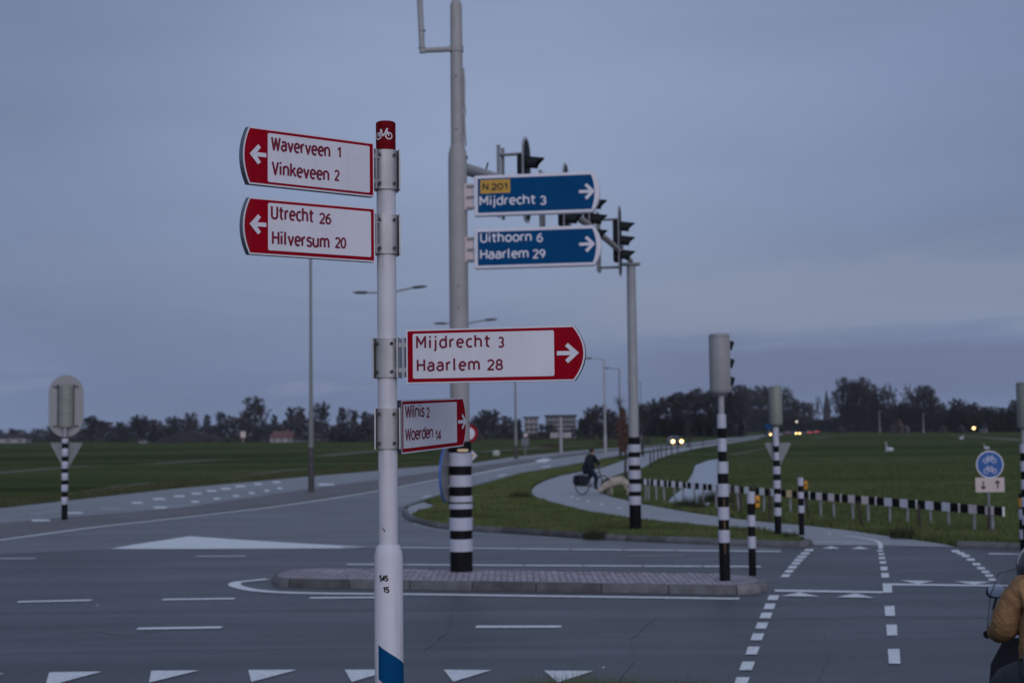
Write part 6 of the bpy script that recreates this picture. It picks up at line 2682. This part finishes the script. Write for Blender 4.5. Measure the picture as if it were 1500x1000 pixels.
pe_ = empty('person', (RX, RY_, 0), rz_, 'scooter rider in a tan brown jacket and dark helmet, seen from behind', 'person')
pz = D(1521, 970, RY_).z
V = [(0, -.14, .84), (0, -.14, 1.00), (0, -.11, 1.18), (0, -.06, 1.33), (0, -.02, 1.45), (0, 0, 1.52),
     (-.16, -.06, 1.385), (-.225, -.03, 1.26), (-.245, -.02, 1.135), (-.235, .17, 1.085), (-.225, .30, 1.065),
     (.16, -.06, 1.385), (.225, -.03, 1.26), (.245, -.02, 1.135), (.235, .17, 1.085), (.225, .30, 1.065), (0, -.13, .92)]
E = [(0, 16), (16, 1), (1, 2), (2, 3), (3, 4), (4, 5), (3, 6), (6, 7), (7, 8), (8, 9), (9, 10), (3, 11), (11, 12), (12, 13), (13, 14), (14, 15)]
R_ = [(.205, .17), (.205, .17), (.20, .16), (.17, .135), (.11, .10), (.072, .072),
      .105, .096, .094, .072, .052, .105, .096, .094, .072, .052, (.21, .17)]
jk = skin_mesh('jacket', V, E, R_, 0, 3, 'jacket', pe_)
tex = bpy.data.textures.new('fold', 'CLOUDS')
tex.noise_scale = .06
dm = jk.modifiers.new('folds', 'DISPLACE')
dm.texture = tex
dm.strength = .028
dm.mid_level = .5
dm.texture_coords = 'LOCAL'
# collar
k = MB()
k.tube([(.0 + .078 * math.cos(a * math.pi / 8), .0 + .075 * math.sin(a * math.pi / 8), 1.50) for a in range(17)], .022, 8, cap=False)
k.build('collar', 'jacket', pe_, True)
V = [(0, -.15, .87), (-.11, -.12, .86), (-.20, .22, .78), (-.25, .18, .40), (-.26, .14, .10), (.11, -.12, .86), (.20, .22, .78), (.25, .18, .40), (.26, .14, .10)]
E = [(0, 1), (1, 2), (2, 3), (3, 4), (0, 5), (5, 6), (6, 7), (7, 8)]
skin_mesh('trousers', V, E, [(.17, .15), .125, .095, .07, .062, .125, .095, .07, .062], 0, 2, 'trousers', pe_)
for sx in (-1, 1):
    k = MB()
    ico(k, (sx * .262, .19, .05), .1, (.48, 1.4, .5), 3)
    k.build('shoe', 'tyre', pe_, True)
    # gloved hand closed on the grip: palm, four fingers, thumb
    hx, hy, hz = sx * .215, .35, 1.065
    V = [(sx * .225, .29, 1.06), (hx, hy, hz), (hx + sx * .03, hy + .03, hz + .012), (hx + sx * .032, hy + .055, hz - .018),
         (hx + sx * .008, hy + .042, hz + .014), (hx + sx * .010, hy + .068, hz - .018), (hx - sx * .016, hy + .048, hz + .013), (hx - sx * .014, hy + .074, hz - .016),
         (hx - sx * .036, hy + .044, hz + .010), (hx - sx * .034, hy + .066, hz - .014), (hx - sx * .04, hy + .01, hz - .02), (hx - sx * .03, hy + .035, hz - .035)]
    E = [(0, 1), (1, 2), (2, 3), (1, 4), (4, 5), (1, 6), (6, 7), (1, 8), (8, 9), (1, 10), (10, 11)]
    skin_mesh('glove', V, E, [.032, .036, .012, .0105, .0125, .011, .0125, .011, .0115, .010, .013, .0115], 1, 1, 'tyre', pe_)
# helmet and head
zt_ = D(1521, 797, RY_).z
hc = Vector((0, .02, zt_ - .145))
k = MB()
ico(k, hc, .155, (.98, 1.08, 1.0), 4)
k.v = [(x_, y_, max(z_, hc.z - .105)) for x_, y_, z_ in k.v]
k.build('helmet', 'helmet', pe_, True)
k = MB()
pts = []
for a in range(13):
    t = math.radians(8 + 164 * a / 12)
    pts.append((-.152 * math.cos(t) * 1.0, hc.y - .02, hc.z + .157 * math.sin(t)))
k.tube(pts, .006, 6)
k.build('helmet_stripe', 'helmet_rim', pe_, True)
V = [(0, .01, 1.50), (0, .02, hc.z - .09), (0, .05, hc.z - .02), (0, .12, hc.z - .09), (0, .155, hc.z - .03)]
skin_mesh('head', V, [(0, 1), (1, 2), (1, 3), (2, 4)], [.055, .075, .09, .04, .014], 1, 2, 'skin', pe_)


# ------------------------------------------------------------------ grass
def in_poly(x, y, poly):
    inside = np.zeros(len(x), bool)
    n_ = len(poly)
    j = n_ - 1
    for i in range(n_):
        xi, yi = poly[i]
        xj, yj = poly[j]
        c = ((yi > y) != (yj > y)) & (x < (xj - xi) * (y - yi) / ((yj - yi) + 1e-12) + xi)
        inside ^= c
        j = i
    return inside


def blades(name, poly_w, count, hmin, hmax, wid, z0, seed, label, material='grass_blade', falloff=2.0, ymax=90, ymin=None, excl=(), clump=None, dry=.12):
    """blades of grass strewn over a polygon of the ground, thinning with distance"""
    r = np.random.RandomState(seed)
    P = np.array(poly_w)
    y0_, y1_ = max(P[:, 1].min(), ymin or -99), min(P[:, 1].max(), ymax)
    x0_, x1_ = P[:, 0].min(), P[:, 0].max()
    xs, ys = [], []
    tot = 0
    for _ in range(60):
        n_ = count * 3
        u = r.rand(n_)
        y0p, y1p = max(y0_, 1.0), y1_
        y = 1.0 / (1.0 / y0p + (1.0 / y1p - 1.0 / y0p) * u)      # density ~ 1/y^2
        x = x0_ + (x1_ - x0_) * r.rand(n_)
        ok = in_poly(x, y, [tuple(p) for p in poly_w])
        for e in excl:
            ok &= ~in_poly(x, y, e)
        x, y = x[ok], y[ok]
        xs.append(x)
        ys.append(y)
        tot += len(x)
        if tot >= count:
            break
    x = np.concatenate(xs)[:count]
    y = np.concatenate(ys)[:count]
    n_ = len(x)
    tuft = .55 + .45 * np.sin(x * 2.1 + 1.3 * np.sin(y * 1.3)) * np.sin(y * 1.7 + np.sin(x * .9)) + .25 * r.rand(n_)
    h = (hmin + (hmax - hmin) * r.rand(n_) ** 1.6) * np.clip(tuft, .35, 1.4)
    az = r.rand(n_) * 6.283
    w = wid * (.6 + .8 * r.rand(n_)) * np.clip(y / 14.0, 1, 3)
    lx, ly = r.randn(n_) * .35 * h, r.randn(n_) * .35 * h
    v = np.zeros((n_, 3, 3))
    v[:, 0] = np.stack([x - np.cos(az) * w, y - np.sin(az) * w, np.full(n_, z0 - .01)], 1)
    v[:, 1] = np.stack([x + np.cos(az) * w, y + np.sin(az) * w, np.full(n_, z0 - .01)], 1)
    v[:, 2] = np.stack([x + lx, y + ly, z0 + h], 1)
    me = bpy.data.meshes.new(name)
    me.vertices.add(n_ * 3)
    me.vertices.foreach_set('co', v.ravel())
    me.loops.add(n_ * 3)
    me.loops.foreach_set('vertex_index', np.arange(n_ * 3))
    me.polygons.add(n_)
    me.polygons.foreach_set('loop_start', np.arange(0, n_ * 3, 3))
    me.materials.append(M[material])
    me.materials.append(M['grass_dry'])
    me.polygons.foreach_set('material_index', (r.rand(n_) < dry).astype(int))
    me.update()
    me.validate()
    o = bpy.data.objects.new(name, me)
    COL.objects.link(o)
    tag(o, label, 'grass', kind='stuff')
    return o


w2 = lambda px, z=0: [(G(x, y, z).x, G(x, y, z).y) for x, y in px]
path_w = w2(outer + [(1230, 798), (1300, 798.6)] + inner)
blades('verge_grass', w2(isl, .05), 90000, .05, .14, .006, .05, 1, 'short green grass on the island between road and cycle path', ymax=120)
lawn = [(972, 742), (944, 737), (921, 731), (895, 725), (886, 714), (890, 703), (915, 694), (945, 686), (968, 674), (988, 666), (1021, 659), (1072, 650), (1120, 643), (1620, 652), (1620, 790), (1520, 800), (1450, 798), (1405, 797),
        (1380, 794.5), (1324, 786.5), (1247, 775.5), (1188, 768.5), (1135, 764), (1100, 760.5), (1051, 754.5), (1000, 747.5)]
blades('meadow_grass', w2(lawn), 45000, .04, .13, .006, 0.0, 2, 'green meadow grass beside the ditch and the striped rail', ymax=110, excl=[[(p.x, p.y) for p in rim], path_w], dry=.06)
# taller fringe along the rail and the path edge
fr_px = [(940, 742), (1000, 750), (1051, 757), (1100, 763), (1188, 770.5), (1247, 777.5), (1324, 788.5), (1380, 796.5), (1402, 800), (1520, 803), (1620, 806), (1620, 785), (1472, 780), (1400, 776), (1300, 768), (1200, 761), (1100, 752), (1000, 741), (944, 731)]
blades('tall_grass', w2(fr_px), 26000, .08, .26, .007, 0.0, 3, 'taller tufted grass at the foot of the striped rail', ymax=70, excl=[path_w], dry=.10)
left_px = [(-60, 750), (0, 744), (260, 715), (450, 697.8), (556, 689), (691, 678), (757, 668.2), (855, 659), (855, 655), (700, 668), (556, 680), (450, 688), (260, 703), (0, 732), (-60, 738)]
blades('roadside_grass', w2(left_px), 30000, .04, .12, .012, 0.0, 4, 'rough grass fringe beside the side road on the left', ymax=200, dry=.30, material='grass_rough')
blades('near_grass', [(-.1, 11.9), (2.0, 11.9), (1.6, 12.9), (-.1, 12.85)], 9000, .06, .34, .0035, .07, 5, 'grass tips at the lower picture edge on the near verge', dry=.1)
blades('near_grass', [(-9, 3.5), (1.9, 3.5), (1.9, 12.5), (-9, 12.4)], 40000, .04, .09, .004, .06, 6, 'short grass of the near verge around the signpost', dry=.1)

# small weeds on the island
for px, py, s_, lab in ((872, 788, .30, 'dark weedy tuft on the front edge of the grass island'), (762, 731, .42, 'small dark bush left of the path bend'), (1012, 744, .55, 'dark weedy clump at the near corner of the ditch'),
                        (1048, 735, .60, 'reedy clump on the right bank of the ditch'), (1325, 787, .34, 'dark weeds at the path edge below the striped rail'), (1158, 790, .22, 'grass tuft beside the banded signal post')):
    g = G(px, py, .03)
    r = random.Random(int(px))
    k = MB()
    for i in range(420):
        az, rr = r.uniform(0, 6.283), r.random() ** .6 * s_ * .9
        p = Vector((math.cos(az) * rr, math.sin(az) * rr * .7, 0))
        h_ = s_ * r.uniform(.25, 1) * (1.1 - rr / s_ * .6)
        q = p + Vector((math.cos(az) * h_ * .35 + r.uniform(-.05, .05), math.sin(az) * h_ * .3, h_))
        w_ = Vector((r.uniform(-1, 1), r.uniform(-1, 1), 0)).normalized() * .012
        k.add([p - w_, p + w_, q], [(0, 1, 2)])
    o = k.build('weed_clump', 'shrub', None)
    o.location = g
    tag(o, lab, 'plant')

# bare reddish scrub along the field edges
for px, py, wpx, lab in ((820, 655, 60, 'low brownish scrub beyond the road left of the cyclist'), (885, 651, 30, 'low brownish scrub behind the thin street lamp')):
    g0, g1_ = G(px - wpx / 2, py), G(px + wpx / 2, py)
    r = random.Random(int(px))
    k = MB()
    for i in range(2500):
        x = r.uniform(g0.x, g1_.x)
        y = g0.y + r.uniform(0, 5)
        h_ = r.uniform(.1, 1.0) * (.45 + .55 * math.sin(x * .9 + px)) * math.sin(math.pi * (x - g0.x) / (g1_.x - g0.x)) ** .5
        w_ = .03
        k.add([(x - w_, y, 0), (x + w_, y, 0), (x + r.uniform(-.3, .3), y + r.uniform(-.2, .2), h_)], [(0, 1, 2)])
    o = k.build('scrub', M.setdefault('scrub', mat('scrub', (.085, .062, .045), .9, .2, 2)), None)
    tag(o, lab, 'scrub', kind='stuff')
# litter and small stones on the road
k = MB()
r = random.Random(9)
for px, py in ((143, 886), (884, 977)):
    g = G(px, py, .006)
    ico(k, (g.x, g.y, .008), .011, (1.3, 1, .6), 1)
tag(k.build('pebbles', 'refl_white', None), 'few pale pebbles scattered over the asphalt', 'pebbles', kind='stuff')


# ------------------------------------------------------------------ evening haze over the polder
HAZE = .00008
k = MB()
k.box((0, 600, 16.0), (2600, 2400, 37))
hz = k.build('haze', 'mark', None)
Mh = bpy.data.materials.new('haze')
Mh.use_nodes = True
for n_ in list(Mh.node_tree.nodes):
    Mh.node_tree.nodes.remove(n_)
ho_ = Mh.node_tree.nodes.new('ShaderNodeOutputMaterial')
pv = Mh.node_tree.nodes.new('ShaderNodeVolumePrincipled')
pv.inputs['Color'].default_value = (.90, .94, 1.0, 1)
pv.inputs['Density'].default_value = HAZE
pv.inputs['Anisotropy'].default_value = .1
Mh.node_tree.links.new(pv.outputs[0], ho_.inputs['Volume'])
hz.data.materials.clear()
hz.data.materials.append(Mh)
tag(hz, 'thin evening haze over the fields', None, kind='stuff')


# ------------------------------------------------------------------ seams, sealed cracks and covers in the road
M['bitumen'] = mat('bitumen', (.030, .032, .038), .35, .15, 6)
M['patch'] = mat('patch', (.060, .064, .078), .55, .2, 3, bump=.4, bscale=120)
M['cast_iron'] = mat('cast_iron', (.035, .034, .036), .5, .2, 30, metal=.4)
seam = MB()
rs = random.Random(21)
for pts, w in (([(-200, 900), (150, 897), (500, 894), (760, 893), (1080, 894)], .022), ([(-100, 960), (300, 952), (700, 948), (1090, 949)], .018), ([(1140, 905), (1290, 903), (1450, 905)], .02),
               ([(-60, 838), (180, 834), (380, 831)], .03), ([(620, 953), (640, 938), (655, 925), (662, 900)], .02), ([(905, 1000), (930, 965), (925, 935), (960, 905)], .018),
               ([(90, 930), (140, 925), (180, 931), (240, 924)], .018), ([(1195, 1000), (1215, 960), (1208, 930)], .016)):
    q = []
    for a, b in zip(pts, pts[1:]):
        for k_ in range(6):
            t = k_ / 6
            q.append((a[0] + (b[0] - a[0]) * t + rs.uniform(-2, 2), a[1] + (b[1] - a[1]) * t + rs.uniform(-.35, .35)))
    q.append(pts[-1])
    P_ = [G(x, y, 0) for x, y in q]
    L_, R2_ = stroke2([(p.x, p.y) for p in P_], w)
    n = len(L_)
    seam.add([(p.x, p.y, .0105) for p in L_ + R2_], [(i, i + 1, n + i + 1, n + i) for i in range(n - 1)])
tag(seam.build('crack_seal', 'bitumen'), kind='structure')
